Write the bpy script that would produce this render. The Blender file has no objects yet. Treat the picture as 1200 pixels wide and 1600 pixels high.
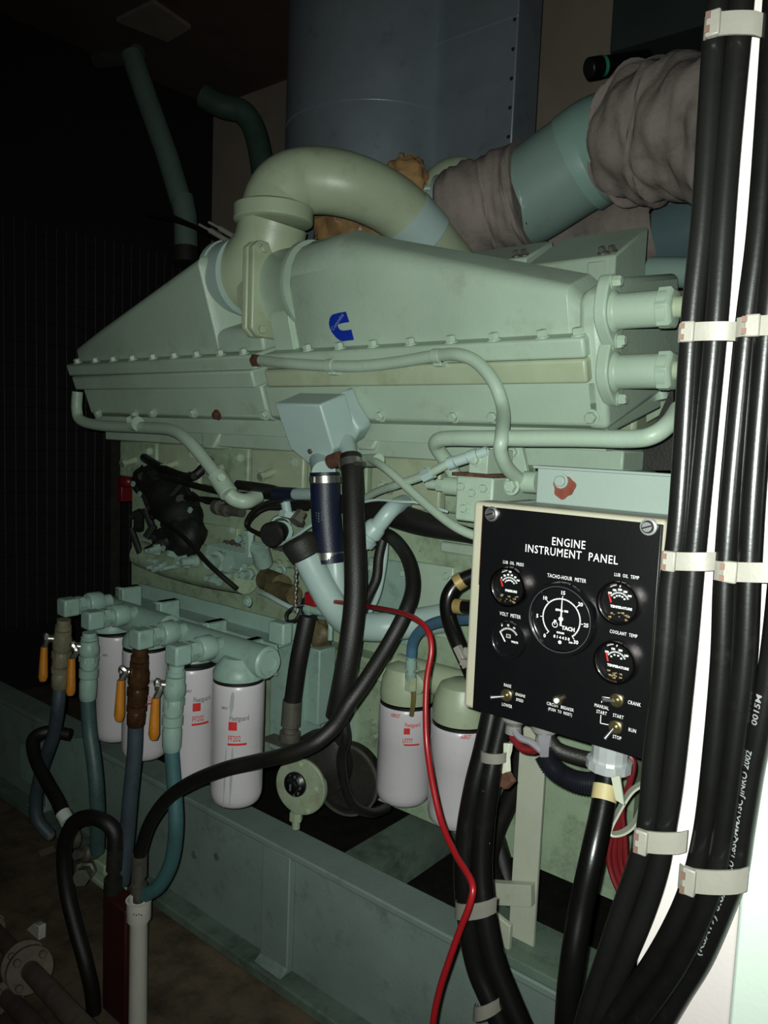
import bpy, bmesh, math, random
from math import sin, cos, pi, radians, sqrt, atan2
from mathutils import Vector, Matrix
random.seed(7)
SC = bpy.context.scene
COL = SC.collection

# ------------------------------------------------------------ camera
FPX = 1200.0
YAW, PITCH, ROLL = radians(39), radians(5.6), radians(2.3)
CAM = Vector((0, 0, 1.38))
f0 = Vector((-sin(YAW), cos(YAW), 0)); r0 = Vector((cos(YAW), sin(YAW), 0)); z0 = Vector((0, 0, 1))
FW = f0*cos(PITCH) - z0*sin(PITCH); u0 = z0*cos(PITCH) + f0*sin(PITCH)
RT = r0*cos(ROLL) + u0*sin(ROLL); UP = u0*cos(ROLL) - r0*sin(ROLL)
cd = bpy.data.cameras.new('camera'); cam = bpy.data.objects.new('camera', cd); COL.objects.link(cam)
m = Matrix((RT, UP, -FW)).transposed().to_4x4(); m.translation = CAM
cam.matrix_world = m
cd.sensor_fit = 'VERTICAL'; cd.sensor_height = 36; cd.lens = 36*FPX/1600; cd.clip_start = .02
SC.camera = cam

# ------------------------------------------------------------ world, flash, exposure
w = bpy.data.worlds.new('world'); SC.world = w; w.use_nodes = True
bg = w.node_tree.nodes['Background']; bg.inputs[0].default_value = (.6, .75, 1, 1); bg.inputs[1].default_value = .0025
ld = bpy.data.lights.new('phone_flash', 'SPOT'); ld.energy = 88; ld.shadow_soft_size = .004
ld.color = (.93, 1.0, .93); ld.spot_size = radians(112); ld.spot_blend = 1.0
fl = bpy.data.objects.new('phone_flash', ld); COL.objects.link(fl)
fm = m.copy(); fm.translation = CAM - RT*.012 + UP*.014 - FW*.01
fl.matrix_world = fm @ Matrix.Rotation(radians(-9), 4, 'Y')
SC.view_settings.view_transform = 'Standard'; SC.view_settings.look = 'None'
SC.view_settings.exposure = 0.0; SC.view_settings.gamma = 1.0; SC.view_settings.use_curve_mapping = False

# ------------------------------------------------------------ pixel -> world
def ray(px, py): return FW + RT*((px-600)/FPX) - UP*((py-800)/FPX)
def P(px, py, Y): d = ray(px, py); return CAM + d*(Y/d.y)
def PZ(px, py, Z): d = ray(px, py); return CAM + d*((Z-CAM.z)/d.z)
def PX(px, py, X): d = ray(px, py); return CAM + d*(X/d.x)
def PD(px, py, D): return CAM + ray(px, py)*D
def wid(px, D): return px*D/FPX
# leaning plane of the near bank of the engine
TL = radians(20)
EU = Vector((0, -sin(TL), cos(TL))); EW = Vector((0, -cos(TL), -sin(TL))); EO = Vector((0, 1.33, 1.416))
def E(x, u, w): return EO + Vector((x, 0, 0)) + EU*u + EW*w
def PT(px, py, w=0.0):
    d = ray(px, py); o = EO + EW*w
    t = (o-CAM).dot(EW)/d.dot(EW); return CAM + d*t
def XU(px, py, w=0.0):
    p = PT(px, py, w); return p.x, (p-EO).dot(EU)

# ------------------------------------------------------------ materials
def lin(h):
    h = h.lstrip('#'); c = [int(h[i:i+2], 16)/255 for i in (0, 2, 4)]
    return tuple(x/12.92 if x <= .04045 else ((x+.055)/1.055)**2.4 for x in c) + (1,)
MATS = {}
def mat(name, col, rough=.5, metal=0.0, var=.18, dirt=0.0, dirtcol='#3b2f1e', rust=0.0, rustcol='#5a2a16', scale=7.0, bump=.12, bscale=180, coat=0.0, spec=.5):
    if name in MATS: return MATS[name]
    M = bpy.data.materials.new(name); M.use_nodes = True; nt = M.node_tree; N = nt.nodes; L = nt.links
    b = N['Principled BSDF']; b.inputs['Roughness'].default_value = rough; b.inputs['Metallic'].default_value = metal
    b.inputs['Coat Weight'].default_value = coat; b.inputs['Specular IOR Level'].default_value = spec
    tc = N.new('ShaderNodeTexCoord')
    def noise(s, d=4, r=.6):
        n = N.new('ShaderNodeTexNoise'); n.inputs['Scale'].default_value = s; n.inputs['Detail'].default_value = d; n.inputs['Roughness'].default_value = r
        L.new(tc.outputs['Object'], n.inputs['Vector']); return n
    def ramp(n, a, c):
        r = N.new('ShaderNodeMapRange'); r.inputs[1].default_value = a; r.inputs[2].default_value = c; L.new(n.outputs['Fac'], r.inputs[0]); return r
    base = lin(col) if isinstance(col, str) else col
    def mixc(fac, a, bcol):
        x = N.new('ShaderNodeMix'); x.data_type = 'RGBA'; L.new(fac, x.inputs[0])
        if isinstance(a, tuple): x.inputs[6].default_value = a
        else: L.new(a, x.inputs[6])
        x.inputs[7].default_value = bcol; return x.outputs[2]
    n1 = noise(scale); r1 = ramp(n1, .3, .7)
    out = mixc(r1.outputs[0], tuple(min(1, c*(1+var)) for c in base[:3])+(1,), tuple(c*(1-var) for c in base[:3])+(1,))
    if dirt > 0:
        n2 = noise(scale*2.3, 8, .7); r2 = ramp(n2, .62-dirt*.25, .85-dirt*.2)
        mu = N.new('ShaderNodeMath'); mu.operation = 'MULTIPLY'; mu.inputs[1].default_value = min(.85, .35+dirt*.6); L.new(r2.outputs[0], mu.inputs[0])
        out = mixc(mu.outputs[0], out, lin(dirtcol))
    if rust > 0:
        n3 = noise(scale*5, 6, .65); r3 = ramp(n3, .74-rust*.25, .76-rust*.25)
        out = mixc(r3.outputs[0], out, lin(rustcol))
    L.new(out, b.inputs['Base Color'])
    if bump > 0:
        n4 = noise(bscale, 3); bp = N.new('ShaderNodeBump'); bp.inputs['Strength'].default_value = bump; bp.inputs['Distance'].default_value = .002
        L.new(n4.outputs['Fac'], bp.inputs['Height']); L.new(bp.outputs[0], b.inputs['Normal'])
    MATS[name] = M; return M

GREEN = mat('engine_green_paint', '#a2b5a3', .42, var=.09, dirt=.26, dirtcol='#7c7c5c', scale=4, bump=.25, bscale=120)
GREEND = mat('grimy_engine_green_paint', '#94a78c', .5, var=.15, dirt=.5, dirtcol='#4a4a30', rust=.08, scale=9, bump=.4, bscale=90)
GREENY = mat('yellowed_green_paint', '#a0ac91', .4, var=.12, dirt=.25, dirtcol='#7a6f42', scale=6)
BLUEG = mat('bluish_green_paint', '#a0b5b1', .38, var=.05, dirt=.08, dirtcol='#6f8078', scale=5)
TEAL = mat('teal_green_paint', '#8aa499', .45, var=.10, dirt=.35, dirtcol='#46543f', rust=.04, scale=8)
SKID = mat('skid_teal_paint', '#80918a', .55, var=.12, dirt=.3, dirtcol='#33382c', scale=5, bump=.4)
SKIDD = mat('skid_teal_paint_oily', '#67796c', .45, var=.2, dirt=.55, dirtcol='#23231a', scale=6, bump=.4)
WHITE = mat('filter_white_enamel', '#c4bfc3', .32, var=.03, dirt=.1, dirtcol='#9b9698', scale=8, bump=.02, coat=.2)
BLACKR = mat('black_rubber', '#14120f', .5, var=.3, dirt=.2, dirtcol='#2e2820', scale=14, bump=.35, bscale=400)
BLACKP = mat('black_cable_sheath', '#0b0b0a', .27, var=.3, dirt=.12, dirtcol='#22201c', scale=20, bump=.04, bscale=300)
BLACKPC = mat('black_cable_sheath_paint_flecks', '#0f0f0e', .27, var=.3, dirt=.12, dirtcol='#2a2822', rust=.04, rustcol='#8f8a7c', scale=9, bump=.04, bscale=300)
BLKPANEL = mat('black_panel_enamel', '#08080a', .35, var=.2, scale=20, bump=.05)
BEIGE = mat('beige_box_paint', '#a9a592', .5, var=.05, dirt=.1, dirtcol='#7d5a45', scale=8)
CREAM = mat('cream_bracket_paint', '#b4b8a6', .5, var=.08, dirt=.25, dirtcol='#7e7458', rust=.10, rustcol='#6a3a22', scale=9)
RUSTY = mat('rusted_steel', '#4c2f20', .8, var=.35, dirt=.5, dirtcol='#8a5c38', scale=30, bump=.6)
CLAMP = mat('greyish_nylon_clamp', '#76736b', .45, var=.08, dirt=.25, dirtcol='#7c6a58', scale=30)
CHROME = mat('chrome', '#d9d9d9', .38, metal=1, var=.05, bump=0)
STEEL = mat('zinc_steel', '#9a9a94', .35, metal=.9, var=.15, dirt=.2, scale=30)
STEELD = mat('dull_steel', '#6e6c62', .5, metal=.6, var=.2, dirt=.4, scale=25)
NAVY = mat('navy_silicone_hose', '#11172d', .45, var=.15, scale=20, bump=.3, bscale=300)
BLUEH = mat('blue_hose', '#466b86', .5, var=.15, dirt=.15, scale=20)
TEALH = mat('teal_hose', '#3a5250', .5, var=.25, dirt=.4, dirtcol='#1e2a2c', scale=14, bump=.3)
SLATEH = mat('slate_blue_hose', '#39434b', .55, var=.25, dirt=.4, dirtcol='#23282c', scale=14, bump=.3)
RED = mat('red_cable_sheath', '#86151a', .35, var=.1, bump=.05)
DRED = mat('deep_red_wire', '#601418', .4, var=.15, bump=.05)
ORANGE = mat('orange_handle_grip', '#b5701a', .45, var=.15, dirt=.3, dirtcol='#5e3a10', scale=30)
DUCT = mat('dark_blue_grey_duct', '#a0abb4', .36, metal=.6, var=.12, dirt=.2, dirtcol='#2f353b', scale=5, bump=.12)
WRAP = mat('grey_brown_lagging_cloth', '#857a74', .85, var=.22, dirt=.4, dirtcol='#463c36', scale=7, bump=1.0, bscale=60)
BURNT = mat('scorched_lagging', '#b08a5a', .8, var=.45, dirt=.65, dirtcol='#2f170d', rust=.45, rustcol='#b3a79f', scale=4, bump=1.0, bscale=40)
EXH = mat('exhaust_teal_paint', '#7f9790', .42, var=.08, dirt=.12, dirtcol='#56625a', scale=5)
BROWNP = mat('brown_grey_pipe', '#6e6258', .6, var=.25, dirt=.4, dirtcol='#3c3229', scale=12, bump=.5)
PVC = mat('white_pvc', '#d4d0c6', .4, var=.04, dirt=.25, dirtcol='#85705a', scale=14)
MAROON = mat('maroon_painted_post', '#3a140d', .55, var=.3, dirt=.4, dirtcol='#1a0c08', scale=9)
FLOORM = mat('oily_brown_floor', '#665847', .6, var=.35, dirt=.7, dirtcol='#1d1813', scale=4, bump=.6, bscale=40)
WALLM = mat('white_wall_paint', '#b9b1af', .6, var=.03, dirt=.12, dirtcol='#b9a99c', scale=3)
WALLG = mat('pale_green_white_paint', '#b4c0b6', .45, var=.03, dirt=.1, dirtcol='#b9bba4', scale=3)
CEILM = mat('brown_ceiling_panel', '#5a4a3d', .8, var=.25, dirt=.3, scale=2)
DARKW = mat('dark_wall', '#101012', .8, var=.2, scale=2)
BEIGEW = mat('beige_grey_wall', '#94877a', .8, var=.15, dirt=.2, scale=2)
WHT = mat('white_print', '#e8e8e8', .5, var=.0, bump=0)
REDP = mat('red_print', '#c02a28', .5, var=.0, bump=0)
BLUEP = mat('blue_print', '#12309a', .4, var=.08, bump=0)
GREYP = mat('grey_print', '#5c6266', .6, var=.0, bump=0)
DARKM = mat('oily_dark_iron', '#1d1c17', .6, var=.4, dirt=.3, dirtcol='#3a3527', scale=16, bump=.5)
BRASS = mat('brass_tape', '#8d7a4c', .4, metal=.3, var=.2, dirt=.3, scale=30)
OLIVE = mat('dark_green_black_loom', '#11130e', .65, var=.4, dirt=.4, dirtcol='#1e2118', scale=18, bump=.8, bscale=80)
GL = bpy.data.materials.new('gauge_glass'); GL.use_nodes = True
_n = GL.node_tree.nodes; _l = GL.node_tree.links
_t = _n.new('ShaderNodeBsdfTransparent'); _g = _n.new('ShaderNodeBsdfGlossy'); _g.inputs['Roughness'].default_value = .08; _f = _n.new('ShaderNodeFresnel'); _f.inputs['IOR'].default_value = 1.4
_x = _n.new('ShaderNodeMixShader'); _l.new(_f.outputs[0], _x.inputs[0]); _l.new(_t.outputs[0], _x.inputs[1]); _l.new(_g.outputs[0], _x.inputs[2]); _l.new(_x.outputs[0], _n['Material Output'].inputs[0])

# ------------------------------------------------------------ mesh helpers
def basis_of(ax):
    ax = ax.normalized(); t = Vector((0, 0, 1)) if abs(ax.z) < .9 else Vector((0, 1, 0))
    a = ax.cross(t).normalized(); return a, ax.cross(a).normalized(), ax
def smooth_path(pts, sub):
    pts = [Vector(p) for p in pts]
    if sub <= 1 or len(pts) < 3: return pts
    out = []; n = len(pts)
    for i in range(n-1):
        p1, p2 = pts[i], pts[i+1]; p_0 = pts[i-1] if i else p1*2-p2; p3 = pts[i+2] if i+2 < n else p2*2-p1
        for k in range(sub):
            t = k/sub
            out.append(.5*((2*p1)+(p2-p_0)*t+(2*p_0-5*p1+4*p2-p3)*t*t+(3*p1-p_0-3*p2+p3)*t**3))
    out.append(pts[-1]); return out
class MB:
    def __init__(s): s.v = []; s.f = []; s.mi = []; s.cur = 0; s.marks = []
    def add(s, vs, fs):
        o = len(s.v); s.v += [Vector(x) for x in vs]; s.f += [tuple(i+o for i in f) for f in fs]; s.mi += [s.cur]*len(fs); return s
    def box(s, c, d, R=None):
        c = Vector(c); vs = []
        for i in range(8):
            q = Vector(((i & 1)-.5, ((i >> 1) & 1)-.5, ((i >> 2) & 1)-.5)); q = Vector((q.x*d[0], q.y*d[1], q.z*d[2]))
            if R: q = R @ q
            vs.append(c+q)
        return s.add(vs, [(0, 2, 3, 1), (4, 5, 7, 6), (0, 1, 5, 4), (2, 6, 7, 3), (0, 4, 6, 2), (1, 3, 7, 5)])
    def bb(s, a, b): return s.box([(a[i]+b[i])/2 for i in range(3)], [abs(b[i]-a[i]) for i in range(3)])
    def prism(s, pts, vec):
        vec = Vector(vec); n = len(pts); pts = [Vector(p) for p in pts]
        return s.add(pts+[p+vec for p in pts], [tuple(range(n)), tuple(range(2*n-1, n-1, -1))]+[(i, (i+1) % n, (i+1) % n+n, i+n) for i in range(n)])
    def rings(s, R, cap=True, closed=True):
        n = len(R[0]); vs = [p for r in R for p in r]; fs = []
        for i in range(len(R)-1):
            for j in range(n if closed else n-1):
                fs.append((i*n+j, i*n+(j+1) % n, (i+1)*n+(j+1) % n, (i+1)*n+j))
        if cap: fs += [tuple(range(n-1, -1, -1)), tuple(range((len(R)-1)*n, len(R)*n))]
        return s.add(vs, fs)
    def lathe(s, o, ax, prof, n=28, cap=True):
        a, b, ax = basis_of(Vector(ax)); o = Vector(o)
        return s.rings([[o+ax*t+(a*cos(2*pi*k/n)+b*sin(2*pi*k/n))*r for k in range(n)] for t, r in prof], cap)
    def cyl(s, p0, p1, r, r1=None, n=24, ch=0.0):
        p0 = Vector(p0); p1 = Vector(p1); L = (p1-p0).length; r1 = r if r1 is None else r1
        pr = [(0, r), (L, r1)] if ch <= 0 else [(0, r-ch), (ch, r), (L-ch, r1), (L, r1-ch)]
        return s.lathe(p0, p1-p0, pr, n)
    def tube(s, pts, r, n=12, sub=6, rad=None, cap=True):
        P_ = smooth_path(pts, sub); m_ = len(P_); R = []; prev = None
        for i, p in enumerate(P_):
            t = (P_[min(i+1, m_-1)]-P_[max(i-1, 0)]).normalized()
            if prev is None: a, b, _ = basis_of(t)
            else:
                a = prev - t*prev.dot(t)
                a = a.normalized(); b = t.cross(a)
            prev = a; rr = rad(i/(m_-1)) if rad else r
            R.append([p+(a*cos(2*pi*k/n)+b*sin(2*pi*k/n))*rr for k in range(n)])
        return s.rings(R, cap)
    def bolt(s, p, ax, r=.009, h=.008, washer=True, n=6):
        ax = Vector(ax).normalized(); p = Vector(p); v_0, f_0 = len(s.v), len(s.f)
        if washer: s.lathe(p, ax, [(0, r*1.35), (.0025, r*1.35)], 18)
        s.lathe(p+ax*(.002 if washer else 0), ax, [(0, r), (h*.8, r), (h, r*.8)], n); s.marks.append((v_0, len(s.v), f_0, len(s.f))); return s
    def sphere(s, c, r, n=14, sq=(1, 1, 1)):
        R = []; c = Vector(c)
        for i in range(1, n):
            th = pi*i/n; R.append([c+Vector((sin(th)*cos(2*pi*k/(2*n))*sq[0], sin(th)*sin(2*pi*k/(2*n))*sq[1], -cos(th)*sq[2]))*r for k in range(2*n)])
        return s.rings(R)
    def loft(s, secs, cap=True): return s.rings(secs, cap)
    def mesh(s, name, mats, org, ang=38, smooth=True):
        me = bpy.data.meshes.new(name); me.from_pydata([v-org for v in s.v], [], s.f)
        for i, x in enumerate(s.mi): me.polygons[i].material_index = x
        bm = bmesh.new(); bm.from_mesh(me); bmesh.ops.recalc_face_normals(bm, faces=bm.faces); bm.to_mesh(me); bm.free()
        for M in mats: me.materials.append(M)
        if smooth:
            me.polygons.foreach_set('use_smooth', [True]*len(me.polygons)); me.set_sharp_from_angle(angle=radians(ang))
        me.update(); return me
ORG = {}
SPLIT = {'pump_fittings': 'pump_fitting', 'tube_fitting': 'fitting_ring', 'manifold_port': 'port_piece', 'loom_mass': 'loom_bundle', 'drip_stain': 'drip_mark', 'bolt_stub': 'stub', 'filter_seat': 'can_seat', 'port_boss': 'boss', 'knob_marks': 'knob_mark', 'rivets': 'rivet', 'pale_chip': 'paint_chip', 'upright_wires': 'upright_wire', 'cross_wires': 'cross_wire', 'bracket_clutter': 'stub_fitting', 'end_lug': 'lug_piece', 'tee_body': 'tee_piece'}
def thing(name, label, cat, loc, group=None):
    o = bpy.data.objects.new(name, None); COL.objects.link(o); o.location = loc; o.empty_display_size = .05
    o['label'] = label; o['category'] = cat
    if group: o['group'] = group
    ORG[o.name] = Vector(loc); return o
def put(mb, name, mats, parent=None, bevel=0.0, seg=2, label=None, cat=None, group=None, kind=None, ang=38, smooth=True):
    if not isinstance(mats, (list, tuple)): mats = [mats]
    if name in SPLIT:
        par = list(range(len(mb.v)))
        def root(i):
            while par[i] != i: par[i] = par[par[i]]; i = par[i]
            return i
        for f in mb.f:
            for i in f[1:]: par[root(i)] = root(f[0])
        isl = {}
        for f in mb.f: isl.setdefault(root(f[0]), []).append(f)
        o = None
        for fs in isl.values():
            ids = sorted({i for f in fs for i in f}); ix = {v: k for k, v in enumerate(ids)}
            m1 = MB(); m1.v = [mb.v[i] for i in ids]; m1.f = [tuple(ix[i] for i in f) for f in fs]; m1.mi = [0]*len(fs)
            q = put(m1, SPLIT[name], mats, parent, bevel, seg, label, cat, group, kind, ang, smooth); o = o or q
        return o
    if len(mb.marks) > 1 and sum(q[1]-q[0] for q in mb.marks) == len(mb.v):
        for v_0, v_1, f_0, f_1 in mb.marks:
            m1 = MB(); m1.v = mb.v[v_0:v_1]; m1.f = [tuple(i-v_0 for i in f) for f in mb.f[f_0:f_1]]; m1.mi = [0]*len(m1.f)
            o = put(m1, name, mats, parent, bevel, seg, label, cat, group, kind, ang, smooth)
        return o
    if parent is not None: org = ORG[parent.name]
    else:
        xs = [v.x for v in mb.v]; ys = [v.y for v in mb.v]; zs = [v.z for v in mb.v]
        org = Vector(((min(xs)+max(xs))/2, (min(ys)+max(ys))/2, min(zs)))
    me = mb.mesh(name, mats, org, ang, smooth)
    o = bpy.data.objects.new(name, me); COL.objects.link(o)
    if parent is not None: o.parent = parent
    else: o.location = org
    ORG[o.name] = org
    if bevel > 0:
        b = o.modifiers.new('bevel', 'BEVEL'); b.width = bevel; b.segments = seg; b.limit_method = 'ANGLE'; b.angle_limit = radians(35); b.harden_normals = False; b.use_clamp_overlap = True
    if label: o['label'] = label
    if cat: o['category'] = cat
    if group: o['group'] = group
    if kind: o['kind'] = kind
    return o
# text as flat mesh (x right, y up), then mapped by fn(x,y)->world
_tc = {}
def text_geo(s, size, align='CENTER', bold=0.0, space=1.0):
    c = bpy.data.curves.new('t', 'FONT'); c.body = s; c.size = size; c.align_x = align; c.resolution_u = 2; c.offset = bold; c.space_character = space
    o = bpy.data.objects.new('t', c); COL.objects.link(o); dg = bpy.context.evaluated_depsgraph_get()
    me = bpy.data.meshes.new_from_object(o.evaluated_get(dg)); vs = [v.co.copy() for v in me.vertices]; fs = [tuple(p.vertices) for p in me.polygons]
    bpy.data.objects.remove(o); bpy.data.curves.remove(c); bpy.data.meshes.remove(me); return vs, fs
def add_text(mb, s, size, fn, align='CENTER', bold=0.0, space=1.0, sx=1.0):
    vs, fs = text_geo(s, size, align, bold, space); mb.add([fn(v.x*sx, v.y) for v in vs], fs)

# ------------------------------------------------------------ setting
X0, X1, Y0_, Y1_, ZC = -3.85, 1.2, -.6, 3.0, 3.28
put(MB().bb((X0, Y0_, -.1), (X1, Y1_, 0)), 'floor', FLOORM, kind='structure')
put(MB().bb((X0, Y0_, ZC), (X1, Y1_, ZC+.1)), 'ceiling', CEILM, kind='structure')
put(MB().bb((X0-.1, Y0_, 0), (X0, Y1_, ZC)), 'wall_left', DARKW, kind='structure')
put(MB().bb((X0, Y1_, 0), (X1, Y1_+.1, ZC)), 'wall_back', BEIGEW, kind='structure')
put(MB().bb((X1, Y0_, 0), (X1+.1, Y1_, ZC)), 'wall_right', BEIGEW, kind='structure')
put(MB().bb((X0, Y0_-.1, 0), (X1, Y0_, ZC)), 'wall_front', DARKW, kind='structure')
# white wall edge behind the cable bundles
WY = .665
xa = P(987, 1600, WY).x; xc = P(1139, 1600, WY).x
put(MB().bb((xa, WY, 0), (xc, WY+.10, ZC)), 'wall_near', WALLM, kind='structure', bevel=.002)
mb = MB(); mb.bb((xc+.001, WY-.008, 0), (xc+.35, WY+.10, ZC))
put(mb, 'trim_1', WALLG, kind='structure', bevel=.003)
# ------------------------------------------------------------ skid frame
yr = 1.27
zt = P(380, 1293, yr).z; zb = P(380, 1507, yr).z
yi = PZ(400, 1262, zt).y; zt_s = zt
skid = thing('skid_frame', 'teal painted steel skid beam with welded stiffeners running along under the engine', 'engine skid', (-1.5, yr+.05, 0))
XL, XR = -3.8, .6
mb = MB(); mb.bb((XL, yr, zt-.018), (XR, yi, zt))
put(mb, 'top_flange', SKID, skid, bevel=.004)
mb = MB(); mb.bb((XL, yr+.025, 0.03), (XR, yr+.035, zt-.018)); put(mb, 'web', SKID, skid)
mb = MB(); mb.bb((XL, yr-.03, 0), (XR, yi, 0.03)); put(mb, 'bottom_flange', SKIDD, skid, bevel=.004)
for px in (428, 60):
    xs = P(px, 1400, yr).x
    mb = MB(); t = .05
    mb.prism([(xs-t, yr+.025, zt-.018), (xs-t, yr+.003, zt-.018), (xs-t, yr+.003, .045), (xs-t, yr-.02, .03), (xs-t, yr+.025, .03)], (2*t, 0, 0))
    put(mb, 'stiffener', SKID, skid, bevel=.003)
mb = MB()
for px, py in ((305, 1335), (340, 1338)): mb.cyl(P(px, py, yr+.026), P(px, py, yr+.026)+Vector((0, -.006, 0)), .010, n=14)
put(mb, 'bolt_stub', SKIDD, skid)
# cross members and far rail, seen in the dark between
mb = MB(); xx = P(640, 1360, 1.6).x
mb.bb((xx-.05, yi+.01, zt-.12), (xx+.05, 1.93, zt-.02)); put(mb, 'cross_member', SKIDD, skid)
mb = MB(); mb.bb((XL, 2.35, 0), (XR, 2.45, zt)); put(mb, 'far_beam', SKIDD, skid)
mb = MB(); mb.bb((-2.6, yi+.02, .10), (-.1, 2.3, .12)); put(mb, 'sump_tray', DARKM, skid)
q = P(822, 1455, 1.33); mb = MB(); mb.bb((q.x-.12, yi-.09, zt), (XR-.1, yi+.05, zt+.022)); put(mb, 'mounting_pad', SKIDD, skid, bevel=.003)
# lighter raised end plate on the beam at far left
mb = MB(); a = P(30, 1165, yr-.012); b_ = P(150, 1285, yr-.012)
mb.prism([P(32, 1163, yr-.006), P(150, 1150, yr-.006), P(150, 1290, yr-.006), P(32, 1215, yr-.006)], (0, .01, 0)); put(mb, 'end_plate', TEAL, skid)
# outer bracket rail in the right foreground (lower shelf)
# ------------------------------------------------------------ engine
eng = thing('diesel_engine', 'large pale green marine diesel engine filling the machinery room', 'engine', (-1.4, 1.6, 0))
def xpx(px, py=600, w=0): return XU(px, py, w)[0]
# --- right hand cover
def sec(x, pts): return [E(x, u, w) for u, w in pts]
def cover_sec(x, h, wf=-.015, db=.20, ub=.165, r=.022):
    arc_ = [(h-r+r*sin(pi/2*k/5), wf-.004-r+r*cos(pi/2*k/5)) for k in range(6)]
    return sec(x, [(ub, wf)]+arc_+[(h+.004, wf-.004-max(.10, r+.01)), (h-.02, wf-max(.135, r+.04)), (h-.10, wf-max(db, r+.06)), (ub, wf-max(db, r+.06))])
UB = .165
xR = xpx(903, 522, -.015); hR = XU(893, 450, -.02)[1]; xL1, hL = XU(505, 374, -.02); xl = xpx(432, 553, -.015)
xN = xpx(455, 520, -.015)
mb = MB()
S = [cover_sec(xl, XU(440, 478, -.015)[1], r=.04), cover_sec(xN-.004, XU(440, 475, -.015)[1], r=.04), cover_sec(xN, hL*.94, wf=-.03, r=.10), cover_sec(xN+.03, hL*.985, r=.085), cover_sec(xL1+.02, hL, r=.06)]
S += [cover_sec(xL1+(xR-xL1)*t, hL+(hR-hL)*t, r=.06-.038*t) for t in (.2, .4, .6, .8, .97)]
S += [cover_sec(xR, hR-.02, wf=-.03)]
mb.loft(S)
cov = put(mb, 'aftercooler_cover', GREEN, eng, bevel=.008, seg=3)
# neck ring of the cover towards the crossover
pN = PT(470, 420, -.09); rN = .098
nc = Vector((xN, pN.y, pN.z))
mb = MB(); xA = xpx(428, 430, -.09)
cN = E(0, (E(0, hL, -.02)-EO).dot(EU)-.105, -.118)
mb.lathe((xA, cN.y, cN.z), (1, 0, 0), [(0, .098), (xN-xA-.02, .098), (xN-xA-.004, .108), (xN-xA+.012, .108)], 40)
put(mb, 'cover_neck', GREEN, cov)
lg = [(480, 205), (510, 300), (545, 400), (440, 415), (340, 440), (325, 460), (335, 500), (355, 530), (385, 552), (430, 560), (510, 552), (582, 540), (606, 640), (630, 735), (520, 748), (430, 760), (380, 750), (300, 690), (220, 590), (180, 500), (165, 420), (180, 330), (205, 285), (240, 255), (350, 225)]
mb = MB(); mb.prism([PT(500+x/12, 470+y/12, -.0125) for x, y in lg], EW*-.0015); dec = put(mb, 'maker_emblem', BLUEP, cov, smooth=False)
A_ = PT(500+225/12, 470+545/12, -.0120); B_ = PT(500+430/12, 470+245/12, -.0120); dd = (B_-A_); L_ = dd.length; dd.normalize(); nn = EW.cross(dd).normalized()
if nn.z < 0: nn = -nn
mb = MB(); vs_, fs_ = text_geo('Cummins', .012, 'LEFT', .0002); wx_ = max(v.x for v in vs_); mb.add([A_+dd*(v.x*L_/wx_)+nn*(v.y-.004)+EW*.0003 for v in vs_], fs_); put(mb, 'emblem_lettering', mat('pale_violet_print', '#8288b0', .5, bump=0), dec, smooth=False)
# flange bands
def band(x0, x1, u0_, u1_, w1, nm, M_, back=.22, bev=.006):
    mb = MB(); mb.prism([E(x0, u0_, w1), E(x0, u1_, w1), E(x0, u1_, -back), E(x0, u0_, -back)], (x1-x0, 0, 0))
    return put(mb, nm, M_, eng, bevel=bev, seg=3)
xf0 = xpx(415, 590, .02); xf1 = xpx(915, 560, .02)
band(xf0+.01, xf1, .128, UB, .022, 'cover_flange', GREEN)
band(xf0, xf1, .083, .127, .022, 'housing_flange', GREENY)
# lower housing with end block
def housing(x0, x1, nm):
    mb = MB(); pr = [(.084, 0), (.084, -.30), (-.06, -.30), (-.03, -.05), (-.008, -.012), (0.0, 0)]
    mb.prism([E(x0, u, w) for u, w in pr], (x1-x0, 0, 0)); return put(mb, nm, GREEN, eng, bevel=.006)
xh1 = xpx(938, 650, 0)
h1 = housing(xpx(420, 640), xh1, 'aftercooler_housing')
# end block (right), its end face looks down the engine
mb = MB(); xe = xpx(958, 500, 0)
xe2 = xpx(948, 640, 0)
mb.prism([E(xf1-.02, u, w) for u, w in ((-.01, 0), (.17, .0), (.222, -.012), (.235, -.03), (.24, -.12), (.2, -.40), (-.02, -.40))], (xe2-xf1+.02, 0, 0))
put(mb, 'end_block', GREEN, eng, bevel=.012, seg=3)
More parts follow.
